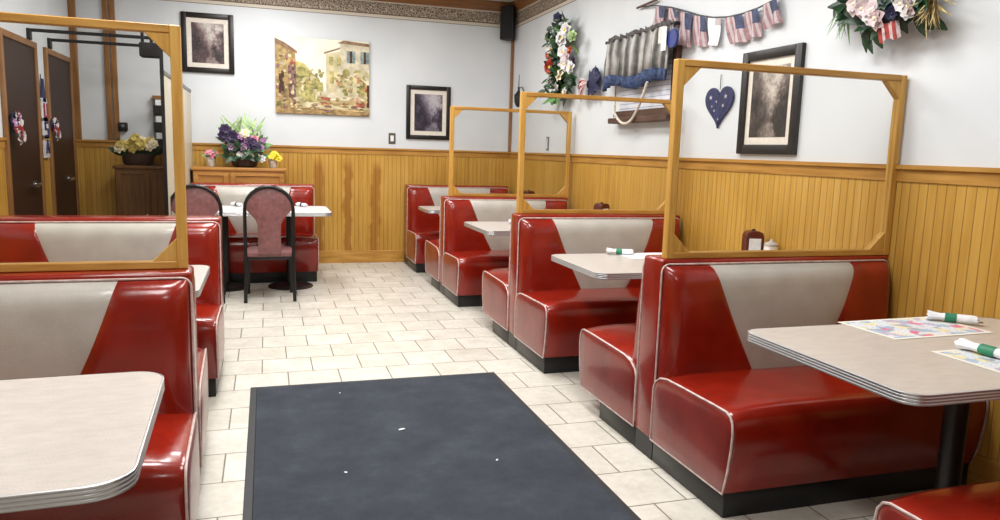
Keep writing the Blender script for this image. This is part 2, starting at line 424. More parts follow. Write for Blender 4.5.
# ------------------------------------------------------------------ booths
SEATP = [(0.0, .105), (-.022, .2), (-.035, .30), (-.038, .36), (-.032, .40), (-.015, .424), (.012, .433), (.10, .434), (.215, .431), (.34, .429), (.455, .425), (.515, .412), (.555, .385), (.57, .35), (.57, .105)]
def PR(D, S): return [(-D+p[0]*(S/.57 if p[0] > .1 else 1), p[1]) for p in SEATP]
def seat_mesh(L, D, S):
    """rounded bench cushion, front at y=-D-..., local x centred"""
    mb = MB(); n = 14; rings = []
    prof = PR(D, S)
    cy = sum(p[0] for p in prof)/len(prof); cz = .27
    xs = [(-L/2, .975), (-L/2+.006, .99), (-L/2+.02, 1.0)]
    for k in range(1, n): xs.append((-L/2+.02+(L-.04)*k/n, 1.0))
    xs += [(L/2-.02, 1.0), (L/2-.006, .99), (L/2, .975)]
    for x, s in xs:
        tt = max(0, 1-abs(x)/(L/2)); cr = .022*(1-(1-min(1, tt*3.2))**2)
        ring = []
        for (y, z) in prof:
            yy = cy+(y-cy)*s; zz = cz+(z-cz)*s
            if z > .38: zz += cr*min(1, (z-.38)/.05)
            elif y < -D+.01 and z < .39: yy -= cr*.5*math.sin(PI*(z-.1)/.3)
            ring.append(mb.bm.verts.new((x, yy, zz)))
        rings.append(ring)
    m_ = len(prof)
    mb.use(RED)
    for A, B in zip(rings, rings[1:]):
        for k in range(m_): mb.face((A[k], B[k], B[(k+1) % m_], A[(k+1) % m_]))
    mb.face(rings[0]); mb.face(rings[-1][::-1])
    return mb
def seat_piping(L, D, S, sx):
    mb = MB()
    mb.tube([(sx*(L/2+.001), y, z) for y, z in PR(D, S)], .0046, 6, True)
    return mb
def seat_end(L, D, S, sx):
    mb = MB(); prof = PR(D, S); rows = []
    cy, cz = -D+.27, .26
    for sc, o in ((.985, -.001), (.97, .003), (.9, .007), (.7, .010), (.4, .012)):
        rows.append([mb.bm.verts.new((sx*(L/2+o), cy+(y-cy)*sc, cz+(z-cz)*sc)) for y, z in prof])
    for A, B in zip(rows, rows[1:]):
        for k in range(len(A)): mb.face((A[k], A[(k+1) % len(A)], B[(k+1) % len(A)], B[k]))
    c = mb.bm.verts.new((sx*(L/2+.0125), cy, cz))
    for k in range(len(prof)): mb.face((rows[-1][k], rows[-1][(k+1) % len(prof)], c))
    return mb
def back_panel(L, D0, which, rake):
    """front cushion of the back rest; face near y=-D0; which = -1, 0, 1 (end panels, cream middle)"""
    mb = MB(); nu, nv = 12, 14
    z0, z1 = .40, .915
    def xb(i, z):
        t = (z-z0)/(z1-z0); t2 = t+.07*math.sin(PI*t)
        half = .155+(L/2-.245-.155)*t2
        return [-L/2+.012, -half, half, L/2-.012][i]
    lo, hi = {-1: (0, 1), 0: (1, 2), 1: (2, 3)}[which]
    grid = []
    for j in range(nv+1):
        tv = j/nv; tv = tv if tv < .5 else tv; z = z0+(z1-z0)*(1-(1-tv)**1.35)
        row = []
        xa, xc = xb(lo, z), xb(hi, z)
        for i in range(nu+1):
            s = i/nu; s = .5-.5*math.cos(PI*s)
            x = xa+(xc-xa)*s
            e = max(0, min(1, (L/2-.012-abs(x))/.075)); edge = math.sqrt(1-(1-e)**2)
            w = min(1, (z1-z)/.075); top = math.sqrt(max(0, 1-(1-w)**2))
            seam = min(1, min(s if lo != 0 else 1, (1-s) if hi != 3 else 1)*9)
            b = .062*edge*top*(.9+.1*math.sqrt(seam))+.012*math.sin(PI*min(1, max(0, (z-z0)/(z1-z0))))*edge*top
            row.append(mb.bm.verts.new((x, -D0-b-rake*(1-tv)*min(1, (z1-z)*6), z)))
        if lo == 0: row.insert(0, mb.bm.verts.new((xa, -D0+.006, z)))
        if hi == 3: row.append(mb.bm.verts.new((xc, -D0+.006, z)))
        grid.append(row)
    if which: nu += 1
    for j in range(nv):
        for i in range(nu): mb.face((grid[j][i], grid[j][i+1], grid[j+1][i+1], grid[j+1][i]))
    return mb
def rot180(mb):
    for v in mb.bm.verts: v.co = Vector((-v.co.x, -v.co.y, v.co.z))
    return mb
def booth_half(t, L, flip, kick_in=0.0, D=.67, S=.57, D0=.10, rake=.02):
    """one bench side of a booth: seat, side panels, cream panel, piping and kick base"""
    def fin(mb): return rot180(mb) if flip else mb
    fin(seat_mesh(L, D, S)).build('seat', None, t, angle=50)
    for sx in (-1, 1):
        fin(seat_end(L, D, S, sx)).build('seat_end_panel', REDSIDE, t, angle=70)
        fin(seat_piping(L, D, S, sx)).build('seat_piping', PIPE, t)
    for w in (-1, 1): fin(back_panel(L, D0, w, rake)).build('back_side_panel', RED, t, angle=60)
    o = fin(back_panel(L, D0, 0, rake)).build('back_center_panel', CREAM, t, angle=60); o['label'] = 'cream trapezoid panel in the middle of the back rest'
    p = MB(); path = []; X = L/2-.004; Y = -D0-.002
    for z in (.13, .3, .5, .7, .86): path.append((-X, Y, z))
    for k in range(5):
        a = k/4*PI/2; path.append((-X+.035*(1-math.cos(a)), Y, .885+.035*math.sin(a)))
    path += [(-L/4, Y, .92), (0, Y, .921), (L/4, Y, .92)]
    for k in range(5):
        a = (1-k/4)*PI/2; path.append((X-.035*(1-math.cos(a)), Y, .885+.035*math.sin(a)))
    for z in (.86, .7, .5, .3, .13): path.append((X, Y, z))
    p.tube(path, .0044, 6)
    fin(p).build('back_piping', PIPE, t)
    fin(MB().box((-L/2+.012, -D+.005+kick_in, 0), (L/2-.012, -D0-.002, .108), .004)).build('kick_base', KICK, t)
def booth_core(t, L, y0, y1):
    mb = MB().box((-L/2+.002, y0, .1), (L/2-.002, y1, .942), .014, 3)
    mb.build('back_frame', RED, t)
    if y1 < 0.09: pass
    MB().box((-L/2+.012, y0+.002, 0), (L/2-.012, y1-.002, .1)).build('kick_base', KICK, t)
def double_booth(label, loc, L, group):
    t = thing('double_booth', label, 'booth seat', loc, 0, group)
    booth_core(t, L, -.10, .068)
    booth_half(t, L, False); booth_half(t, L, True, .22, .70, .632, .068, .06)
    return t
def single_booth(label, loc, L, group=None, wall_gap=.10, rz=0):
    t = thing('single_booth', label, 'booth seat', loc, rz, group)
    booth_core(t, L, -.10, wall_gap)
    booth_half(t, L, False)
    return t
G1 = 'red vinyl booth seats along the right wall'; G2 = 'red vinyl booth seats along the left side'
LB = 1.272; XB = 1.672+LB/2
bA = double_booth('nearest whole red booth on the right, the large screen with the heart standing on it', (XB, 3.0, 0), LB, G1)
dup(bA, 'second red and cream back-to-back booth on the right, with the middle screen on top', (XB-.014, 4.94, 0)).scale = (1, 1, 1.026)
dup(bA, 'third red and cream back-to-back booth on the right, below the farthest screen', (XB-.06, 7.0, 0)).scale = (1, 1, 1.01)
dup(bA, 'red booth seat cut off in the bottom right corner of the photo', (XB+.005, .865, 0)).scale = (1, 1, 1.02)
single_booth('farthest red booth on the right, single, its back against the panelled rear wall', (XB-.075, 8.88, 0), LB, G1).scale = (1, 1, 1.025)
LL = 1.235; XLB = -.268-LL/2
double_booth('nearest red booth on the left, behind the big table corner, with a screen on top', (XLB, 3.0+LL/2*-.03, 0), LL, G2)
nl = [o for o in C.objects if o.get('label', '').startswith('nearest red booth on the left')][0]
nl.rotation_euler.z = .03; nl.scale = (1, 1, .985)
single_booth('second red and cream booth on the left, without a screen on top', (XLB-.004, 4.92, 0), LL, G2)
fb = single_booth('red and white booth beyond the two mauve chairs, backed against the sideboard', (-.128, 8.47, 0), 1.255, None, .07)
fb.scale = (1, 1, 1.035)

# ------------------------------------------------------------------ tables
def rrect(w, d, r, n=6):
    pts = []
    for cx, cy, a0 in ((w/2-r, d/2-r, 0), (-w/2+r, d/2-r, PI/2), (-w/2+r, -d/2+r, PI), (w/2-r, -d/2+r, 1.5*PI)):
        for k in range(n+1):
            a = a0+PI/2*k/n; pts.append((cx+r*math.cos(a), cy+r*math.sin(a)))
    return pts
def table(label, x0, x1, y0, y1, r=.075, bases=(0,), group='laminate dining tables', foot='disc', lam=None, dz=0, rz=0):
    w, d = x1-x0, y1-y0
    t = thing('dining_table', label, 'table', ((x0+x1)/2, (y0+y1)/2, 0), rz, group)
    t.scale = (1, 1, 1+dz/.75)
    MB().prism(rrect(w-.006, d-.006, r-.003), .717, .75, 2, .002, 1).build('tabletop', lam or LAM, t)
    e = MB(); P = rrect(w, d, r); rows = []
    for z, o in ((.7155, -.004), (.717, 0), (.722, 0), (.724, -.0008), (.726, 0), (.731, 0), (.733, -.0008), (.735, 0), (.740, 0), (.742, -.0008), (.744, 0), (.749, 0), (.7505, -.003)):
        Q = rrect(w+2*o, d+2*o, r+o); rows.append([e.bm.verts.new((x, y, z)) for x, y in Q])
    for A, B in zip(rows, rows[1:]):
        for k in range(len(A)): e.face((A[k], A[(k+1) % len(A)], B[(k+1) % len(A)], B[k]))
    e.face(rows[0][::-1])
    o = e.build('edge_band', EDGE, t, angle=25); o['label'] = 'ribbed metal edge band'
    for bx in bases:
        MB().box((bx-.13, -.2, .70), (bx+.13, .2, .715), .003).build('mounting_plate', BLACK, t)
        MB().lathe([(.04, .02), (.04, .705)], 20, (bx, 0, 0)).build('pedestal_column', BLACK, t)
        if foot == 'disc':
            MB().lathe([(.215, 0), (.218, .008), (.205, .018), (.12, .03), (.055, .05), (.0, .05)], 32, (bx, 0, 0)).build('pedestal_base', BLACK, t)
        else:
            m_ = MB()
            for a in range(4):
                ca, sa = math.cos(a*PI/2), math.sin(a*PI/2); mt = Matrix.Rotation(a*PI/2, 4, 'Z')
                m_.prism([(.03, 0), (.27, 0), (.28, .012), (.27, .022), (.03, .06)], -.03, .03, 1, .004, 1, Matrix.Translation((bx, 0, 0)) @ mt)
            m_.build('pedestal_base', BLACK, t)
    return t
table('near right laminate table with two printed paper placemats on it', 1.69, 2.925, 1.535, 2.325, .07, (.025,), foot='cross', dz=.013)
table('second laminate table on the right, beyond the largest screen', 1.70, 2.925, 3.60, 4.36, .07, (0,), foot='cross', dz=.010)
table('third laminate table on the right, in the booth under the farthest screens', 1.665, 2.91, 5.62, 6.40, .07, (0,), foot='cross', dz=.016)
table('farthest laminate table on the right, in front of the single booth at the rear wall', 1.60, 2.88, 7.58, 8.16, .07, (0,), foot='cross', dz=.016)
table('large laminate table corner in the bottom left foreground', -1.47, -.268, 1.47, 2.235, .085, (0,), foot='cross', rz=.035)
table('table mostly hidden behind the nearest left booth, only its white end showing', -1.47, -.292, 3.44, 4.22, .07, (0,), foot='cross')
LAMW = mat_laminate('white laminate', (214,214,216))
table('white table behind the two mauve chairs, in front of the sideboard booth', -.66, .595, 7.16, 7.99, .08, (-.36, .25), foot='disc', lam=LAMW, dz=.022)

# ------------------------------------------------------------------ wooden screens with clear panes
def screen(label, x0, x1, y, z0, z1, rz=0):
    t = thing('partition_screen', label, 'screen', ((x0+x1)/2, y, z0), rz, 'amber wooden screens on top of the booths')
    w, h = x1-x0, z1-z0; b = .036; dd = .021
    for s in (-1, 1): MB().box((s*w/2-(b if s > 0 else 0), -dd, 0), (s*w/2+(b if s < 0 else 0), dd, h), .003, 1).build('post', PINE_V, t)
    MB().box((-w/2+b, -dd, 0), (w/2-b, dd, b*.8), .003, 1).build('bottom_rail', PINE_H, t)
    MB().box((-w/2+b, -dd, h-.029), (w/2-b, dd, h), .003, 1).build('top_rail', PINE_H, t)
    g = .085
    for sx in (-1, 1):
        for top in (0, 1):
            zc = h-.029 if top else b*.8; dz = -1 if top else 1; xc = sx*(w/2-b)
            MB().prism([(xc, zc), (xc-sx*g, zc), (xc-sx*(g-.03), zc+dz*.0), (xc, zc+dz*(g))][:2]+[(xc, zc+dz*g)], -dd+.004, dd-.004, 1, .002, 1).build('corner_brace', PINE_V, t)
    MB().box((-w/2+b-.005, -.002, b*.8-.005), (w/2-b+.005, .002, h-.024)).build('clear_pane', GLASS, t, smooth=False)
    return t
screen('large amber wooden screen on the nearest right booth, framing the blue heart', 1.70, 2.95, 2.93, .9425, 1.815)
screen('middle of the three amber wooden screens on the right, beneath the hanging swag', 1.68, 2.90, 4.94, .967, 1.805)
screen('smallest and farthest amber wooden screen on the right, in front of the rear corner', 1.68, 2.92, 7.0, .952, 1.806)
screen('amber wooden screen on the nearest left booth, dark doors showing through it', -1.52, -.286, 2.97, .929, 1.81, .03)

# ------------------------------------------------------------------ chairs
def chair(label, loc):
    t = thing('dining_chair', label, 'chair', loc, 0, 'mauve chairs with black arched tube backs')
    R = .205; zc = .825
    p = [(-R-.005, -.05, 0), (-R, -.02, .25), (-R, 0, .45), (-R, 0, .65)]
    for k in range(13):
        a = PI-PI*k/12; p.append((R*math.cos(a), -.03*math.sin(a), zc+R*math.sin(a)))
    p += [(R, 0, .65), (R, 0, .45), (R, -.02, .25), (R+.005, -.05, 0)]
    MB().tube(p, .0155, 10).build('back_frame', BLACK, t)
    q = []
    r = R-.012
    for k in range(15):
        a = PI*k/14; q.append((r*math.cos(a), zc+r*math.sin(a)))
    q += [(-r*.9, .80), (-.145, .77), (-.115, .735), (-.10, .69), (-.098, .55), (-.095, .425), (.095, .425), (.098, .55), (.10, .69), (.115, .735), (.145, .77), (r*.9, .80)]
    MB().prism(q, -.02, .022, 1, .009, 2).build('backrest', MAUVE, t)
    MB().prism([(-.2, .0), (-.2, .30), (-.185, .37), (-.15, .40), (.15, .40), (.185, .37), (.2, .30), (.2, .0)], .40, .45, 2, .015, 2).build('seat', MAUVE, t)
    MB().box((-.19, .01, .375), (.19, .37, .4), .004).build('seat_frame', BLACK, t)
    for s in (-1, 1):
        MB().tube([(s*.185, .36, .39), (s*.19, .37, .2), (s*.195, .385, 0)], .0145, 10).build('front_leg', BLACK, t)
    return t
chair('mauve chair fully in view, with black arched tube back, at the white table', (.02, 6.87, 0))
chair('mauve chair half hidden behind the left booth and screen post', (-.585, 6.87, 0))

# ------------------------------------------------------------------ floor mat and litter
mt = thing('floor_mat', 'large charcoal carpet runner on the tiled aisle floor', 'mat', (.63, 2.9, 0))
MB().box((-.70, -1.48, .0), (.70, 1.435, .009), .002, 1).build('carpet', MATM, mt)
m_ = MB()
for a, b in (((-.735, -1.52, 0), (-.70, 1.465, .006)), ((.70, -1.52, 0), (.735, 1.465, .006)), ((-.70, 1.435, 0), (.70, 1.465, .006)), ((-.70, -1.52, 0), (.70, -1.48, .006))): m_.box(a, b, .002, 1)
m_.build('rubber_border', MATEDGE, mt)
def scrap(label, u, v, r, name='paper_scrap'):
    c = at(u, v, 2, .012); m_ = MB(); n = 7
    pts = [(c.x+r*random.uniform(.6, 1.1)*math.cos(2*PI*k/n)*1.3, c.y+r*random.uniform(.6, 1.1)*math.sin(2*PI*k/n), .0095+random.uniform(.0, .006)) for k in range(n)]
    ctr = m_.bm.verts.new((c.x, c.y, .015)); vs = [m_.bm.verts.new(p) for p in pts]
    for k in range(n): m_.face((ctr, vs[k], vs[(k+1) % n]))
    tag(m_.build(name, PAPERW, None, False), label, 'litter', 'paper crumbs on the mat')
scrap('largest white paper scrap lying near the middle of the dark mat', 402, 429, .017)
scrap('small white crumb on the left half of the dark mat', 346, 472, .008)
scrap('tiny pale crumb on the right of the dark mat, near its long edge', 497, 460, .006)
scrap('tiny pale crumb at the far left of the dark mat', 340, 393, .005)

# ------------------------------------------------------------------ things on the tables
def placemat(label, x0, x1, y0, y1, seed, rz=0, z=.7638, grp='printed placemats on the near right table', m=None):
    o = MB().box((-.24, -.14, 0), (.24, .14, .0012)).build('paper_placemat', m or mat_menu(seed), None, False)
    o.location = ((x0+x1)/2, (y0+y1)/2, z); o.rotation_euler = (0, 0, rz); o.scale = ((x1-x0)/.48, (y1-y0)/.28, 1)
    tag(o, label, 'placemat', grp)
placemat('printed paper placemat farther from the camera on the near right table', 2.165, 2.655, 2.075, 2.36-.0, .3, .03)
placemat('printed paper placemat nearer the camera, cut off by the right edge of the photo', 2.158, 2.65, 1.62, 1.91, 1.9)
placemat('plain pale paper placemat under the napkin roll on the second right table', 2.16, 2.62, 4.09, 4.34, 3.1, 0, .7608, None, PAPERW)
def roll(label, p, q, z=.7525, L=None, band=None):
    p, q = Vector((p[0], p[1], 0)), Vector((q[0], q[1], 0)); d = q-p; L = L or d.length; ang = math.atan2(d.y, d.x)
    t = thing('napkin_roll', label, 'napkin roll', (p.x, p.y, z), ang, 'napkin wrapped cutlery rolls')
    m_ = MB(); prof = []
    n = 14
    rows = []
    for x, r in ((-.03, .032), (-.012, .027), (.012, .021), (L*.22, .0175), (L*.3, .017), (L*.6, .0185), (L*.9, .0195), (L, .022)):
        rows.append([m_.bm.verts.new((x+.006*math.sin(3*k), r*1.1*math.cos(2*PI*k/n), .0195+r*.9*math.sin(2*PI*k/n)*(1 if r < .0205 else .66))) for k in range(n)])
    for A, B in zip(rows, rows[1:]):
        for k in range(n): m_.face((A[k], A[(k+1) % n], B[(k+1) % n], B[k]))
    m_.face(rows[0]); m_.face(rows[-1])
    m_.build('napkin', PAPERW, t)
    b = MB(); n = 18; rr = []
    for x in (L*.22, L*.5): rr.append([b.bm.verts.new((x, .0215*math.cos(2*PI*k/n), .0187+.0186*math.sin(2*PI*k/n))) for k in range(n)])
    for k in range(n): b.face((rr[0][k], rr[0][(k+1) % n], rr[1][(k+1) % n], rr[1][k]))
    b.build('paper_band', band or GREEN, t)
    for s, w in ((-.006, .011), (.007, .008)):
        MB().box((L, s-w/2, .012), (L+.02, s+w/2, .0145), .001, 1).build('cutlery', STEEL, t)
    return t
roll('napkin roll with green band on the farther printed placemat of the near right table', (2.605, 2.30), (2.705, 2.195), .765)
roll('napkin roll with green band on the nearer placemat, at the right edge of the photo', (2.30, 1.885), (2.315, 1.69), .765)
roll('napkin roll lying across the second right table beside its screen post', (2.12, 4.315), (2.24, 4.25), .762)
roll('napkin roll on the third table on the right', (2.06, 6.18), (2.22, 6.13), .7675)
roll('napkin roll on the left part of the white table behind the chairs', (-.30, 7.91), (-.24, 7.81), L=.1, z=.7745, band=BLACKM)
roll('napkin roll on the right part of the white table behind the chairs', (.33, 7.91), (.38, 7.82), L=.1, z=.7745, band=BLACKM)
BROWN = simple('brown plastic', (84,30,22), .3, spec=.5)
def dispenser(label, loc, rz=PI/2+.2):
    t = thing('napkin_dispenser', label, 'napkin dispenser', loc, rz, 'napkin dispensers by the wall')
    q = [(-.055, 0), (.055, 0), (.055, .165), (.045, .19), (.02, .20), (-.02, .20), (-.045, .19), (-.055, .165)]
    MB().prism(q, -.05, .05, 1, .006, 2).build('case', BROWN, t)
    for s in (-1, 1): MB().box((-.036, s*.0505-.003, .012), (.036, s*.0505+.003, .155), .002, 1).build('napkin_face', PAPERW, t)
    MB().lathe([(.012, .2), (.012, .206), (.005, .21)], 12).build('cap', BLACKM, t)
    return t
dispenser('brown napkin dispenser with white front, seen through the large right screen', (2.85, 3.86, .761), -.35)
dispenser('brown napkin dispenser on the third right table, only its rounded top showing', (2.83, 6.0, .767), .4)
dispenser('brown napkin dispenser on the farthest right table, only its top showing', (2.8, 7.85, .767), .4)
t = thing('sugar_shaker', 'white sugar shaker with metal lid beside the napkin dispenser on the second right table', 'sugar shaker', (2.89, 3.735, .761))
MB().lathe([(.036, 0), (.042, .004), (.042, .095), (.04, .122)], 20).build('glass_body', simple('sugar white', (232,224,214), .4), t)
MB().lathe([(.042, .12), (.042, .132), (.03, .142), (.012, .148), (.008, .158), (.006, .162)], 20).build('lid', simple('pale metal lid', (176,170,164), .4), t)

# ------------------------------------------------------------------ sideboard, cabinet and flowers at the rear wall
def cabinet(label, x0, x1, y0, y1, ztop, m, splits, name='sideboard'):
    t = thing(name, label, 'cabinet', ((x0+x1)/2, (y0+y1)/2, 0))
    w, d = x1-x0, y1-y0
    MB().box((-w/2+.02, -d/2+.02, .06), (w/2-.02, d/2, ztop-.035), .003, 1).build('carcass', m, t)
    MB().box((-w/2, -d/2, ztop-.035), (w/2, d/2, ztop), .008, 2).build('top', m, t)
    MB().box((-w/2+.03, -d/2+.04, 0), (w/2-.03, d/2, .06)).build('plinth', m, t)
    for a, b in splits:
        a, b = a-(x0+x1)/2, b-(x0+x1)/2
        m_ = MB(); yf = -d/2+.019; z0, z1 = .09, ztop-.06; s = .05
        m_.box((a, yf-.02, z0), (a+s, yf, z1), .002, 1).box((b-s, yf-.02, z0), (b, yf, z1), .002, 1).box((a+s, yf-.02, z0), (b-s, yf, z0+s), .002, 1).box((a+s, yf-.02, z1-s*.6), (b-s, yf, z1), .002, 1)
        m_.box((a+s, yf-.006, z0+s), (b-s, yf, z1-s*.6))
        do = m_.build('door', m, t, False)
        MB().lathe([(.008, 0), (.008, .012), (.014, .02), (.012, .028), (0, .03)], 12).build('knob', CHROME, do)
        k = do.children[0]
        k.rotation_euler = (PI/2, 0, 0); k.location = (b-.03, yf-.02, .62)
    return t
cabinet('oak sideboard against the rear wall with flower arrangement on top', -.768, .215, 8.58, 8.985, 1.135, SIDEB, ((-.74, -.39), (-.37, .19)))
cabinet('shaded brown cabinet seen through the left screen, with yellow flowers on top', -1.52, -.81, 8.58, 8.985, 1.135, SIDEB_SHADE, ((-1.49, -1.17), (-1.15, -.84)), 'side_cabinet')
LEAF = simple('mid green leaf', (88,128,72), .5, var=.3, scale=14)
LEAFD = simple('dark green leaf', (34,62,38), .45, var=.35, scale=14)
LEAFP = simple('pale green leaf', (150,176,120), .5, var=.2, scale=14)
PURPLE = simple('deep purple petal', (44,26,64), .6, var=.3); LILAC = simple('lilac petal', (164,118,160), .6, var=.2)
CREAMP = simple('cream petal', (232,222,190), .6, var=.1); WHITEP = simple('white petal', (216,214,214), .6, var=.06)
YELLOW = simple('yellow petal', (228,196,44), .6, var=.15); PINKP = simple('pink petal', (212,130,150), .6, var=.2)
REDP = simple('red petal', (168,52,42), .6, var=.2); NAVYP = simple('navy petal', (30,32,66), .6, var=.3); PEACH = simple('dusty pink petal', (206,188,190), .6, var=.12)
DARKPOT = simple('dark wicker', (58,38,30), .7, var=.4, scale=80); GLAZE = simple('grey glaze', (190,184,178), .3)
def foliage(t, spec, m, name='foliage'):
    mb = MB()
    for (p, d, L, w) in spec: mb.leaf(p, d, (random.uniform(-.3, .3), -1, .4), L, w, random.uniform(.1, .45))
    return mb.build(name, m, t, True, 80)
def rv(a): return random.uniform(-a, a)
# big purple arrangement, local coords: pot base at origin
t = thing('flower_arrangement', 'large purple and cream artificial flower arrangement with tall ferns on the oak sideboard', 'flowers', (-.225, 8.78, 1.136))
MB().lathe([(.10, 0), (.13, .02), (.15, .12), (.155, .135), (.14, .135)], 20, sy=.6).build('basket', DARKPOT, t)
foliage(t, [((rv(.12), rv(.05), .16), (rv(.9), -.2+rv(.3), .25+random.random()), random.uniform(.15, .26), .06) for _ in range(46)], LEAFD)
foliage(t, [((rv(.1), .03, .3), (dx, rv(.15), 1), random.uniform(.24, .34), .034) for dx in (-.05, .05, -.35, .5, .62, -.7, -.9, .35, .0, -1.2, .8, -.15, .2)], LEAFP, 'fern_fronds')
foliage(t, [((rv(.2), -.06, .2+rv(.08)), (rv(1), -.6, .5+rv(.5)), random.uniform(.1, .17), .05) for _ in range(30)], LEAF, 'leaves')
foliage(t, [((rv(.18), -.13, .15+rv(.06)), (rv(1), -.5, rv(.6)), random.uniform(.08, .13), .05) for _ in range(26)], LEAFD, 'lower_leaves')
foliage(t, [((rv(.2), -.05, .3+rv(.1)), (rv(1.2), -.3, .5+rv(.4)), random.uniform(.12, .2), .022) for _ in range(30)], LEAFP, 'fine_sprigs')
BL = [(-.19, .40, PURPLE, .07), (-.12, .33, PURPLE, .075), (-.04, .28, PURPLE, .07), (.09, .27, PURPLE, .075), (.14, .21, PURPLE, .06), (-.13, .22, LILAC, .065), (.01, .37, CREAMP, .055), (.04, .31, LILAC, .055),
      (.03, .17, CREAMP, .062), (.17, .22, LILAC, .045), (-.22, .34, PURPLE, .055), (.20, .30, LILAC, .04), (-.03, .34, LILAC, .045), (.18, .10, WHITEP, .045), (-.15, .29, PURPLE, .06), (-.06, .21, PURPLE, .055), (.13, .26, PURPLE, .05), (.07, .22, PURPLE, .05), (-.08, .26, PINKP, .055), (.11, .31, PINKP, .045), (-.17, .27, CREAMP, .04), (.0, .22, LILAC, .05), (-.05, .14, WHITEP, .04), (.12, .15, CREAMP, .045)]
for x, z, m, r in BL: MB().bloom((x, -.12+rv(.02), z), (rv(.4), -1, .25+rv(.2)), r, 7, 2, YELLOW if m in (CREAMP,) else m, m).build('bloom', None, t, True, 80)
def pot(label, loc, m, n=7):
    t = thing('potted_flowers', label, 'flowers', loc, 0)
    MB().lathe([(.034, 0), (.04, .01), (.05, .085), (.052, .10), (.044, .10)], 18).build('pot', GLAZE, t)
    foliage(t, [((rv(.03), rv(.03), .09), (rv(1), rv(1), .7), random.uniform(.08, .13), .04) for _ in range(12)], LEAF)
    for k in range(n): MB().bloom((rv(.065), -.03+rv(.04), .13+rv(.03)), (rv(.6), -.8, .7), .042, 6, 1, m, m).build('bloom', None, t, True, 80)
pot('small pale pot of pink flowers left of the big arrangement', (-.575, 8.76, 1.136), PINKP)
pot('small pale pot of yellow flowers right of the big arrangement', (.075, 8.76, 1.136), YELLOW, 9)
YELLOW_HAZE = simple('yellow petal with painted haze', (196,176,96), .7, var=.2)  # dulling by pane reflections is painted into this yellow
t = thing('flower_basket', 'dark basket of yellow and cream flowers on the shaded cabinet behind the left screen', 'flowers', (-1.30, 8.78, 1.136))
MB().lathe([(.13, 0), (.15, .02), (.16, .12), (.15, .12)], 20, sy=.6).build('basket', DARKPOT, t)
foliage(t, [((rv(.15), rv(.05), .1), (rv(1), -.3+rv(.3), .4+random.random()*.5), random.uniform(.12, .2), .06) for _ in range(70)], LEAFD)
for k in range(17): MB().bloom((rv(.21), -.09+rv(.03), .16+random.random()*.12), (rv(.5), -1, .4), random.uniform(.045, .065), 6, 2, YELLOW_HAZE, random.choice((YELLOW_HAZE, YELLOW_HAZE, CREAMP))).build('bloom', None, t, True, 80)

# ------------------------------------------------------------------ hall partition, bars, rack
PANEL = simple('cream laminate panel', (196,188,168), .45, var=.03)
t = thing('hall_partition', 'tall cream partition panel running back to the rear wall beside the sideboard', 'partition', (-.79, 7.84, 0))
MB().box((-.012, -1.15, .02), (.012, 1.14, 1.93), .002, 1).build('panel', PANEL, t)
MB().box((-.014, -1.168, 0), (.014, -1.15, 2.3), .003, 1).build('end_post', BLACK, t)
m_ = MB(); m_.box((-.018, -1.15, 1.93), (.018, 1.14, 1.965), .003, 1); m_.build('top_rail', simple('grey rail', (92,94,92), .4), t)
t = thing('overhead_bar', 'two thin black bars reaching from the left wall to a black box above the partition', 'bracket', (-.9, 7.3, 2.3))
for y, x0 in ((7.55, XL), (8.2, XL)):
    MB().box((x0+.9+.0, y-7.3-.012, -.0), (-.83+.9, y-7.3+.012, .028), .003, 1).build('bar', BLACK, t)
    MB().box((x0+.9, y-7.3-.03, -.07), (x0+.9+.03, y-7.3+.03, .028), .003, 1).build('wall_bracket', BLACK, t)
MB().box((.07, -.55, 0), (.11, .93, .028), .003, 1).build('cross_bar', BLACK, t)
MB().box((-.12, -.14, -.19), (.05, .0, -.07), .012, 2).build('housing', BLACKM, t)
for x in (-.1, -.03, .04): MB().box((x-.012, -.08, -.075), (x+.012, -.05, .03), .003, 1).build('hanger', BLACK, t)
MB().box((-.03, .2, -.0), (.07, .23, .02), .002, 1).build('spacer', BLACK, t)
GREY = simple('grey plastic', (120,120,118), .4)
t = thing('wall_rack', 'narrow grey wall rack with paper cards, mounted behind the left screen', 'rack', (-1.10, YB, 1.3))
MB().box((-.065, -.05, .0), (.065, 0, .58), .004, 1).build('backing', GREY, t)
MB().box((-.068, -.075, .54), (.068, 0, .585), .004, 1).build('cap', CASE, t)
for z in (.02, .2, .38):
    MB().box((-.06, -.085, z), (.06, -.045, z+.1), .003, 1).build('pocket', BLACKM, t)
    MB().box((-.04, -.072, z+.04), (.04, -.066, z+.165), .001, 1).build('card', PAPERW, t)
t = thing('wall_sensor', 'small black box on the rear wall above the yellow flowers', 'sensor', (-1.475, YB, 1.54))
MB().box((-.045, -.05, -.045), (.045, 0, .045), .008, 2).build('case', BLACKM, t)
MB().lathe([(.018, 0), (.016, .012), (0, .018)], 12).build('lens', GREY, t); t.children[1].rotation_euler = (PI/2, 0, 0); t.children[1].location = (0, -.05, .005)

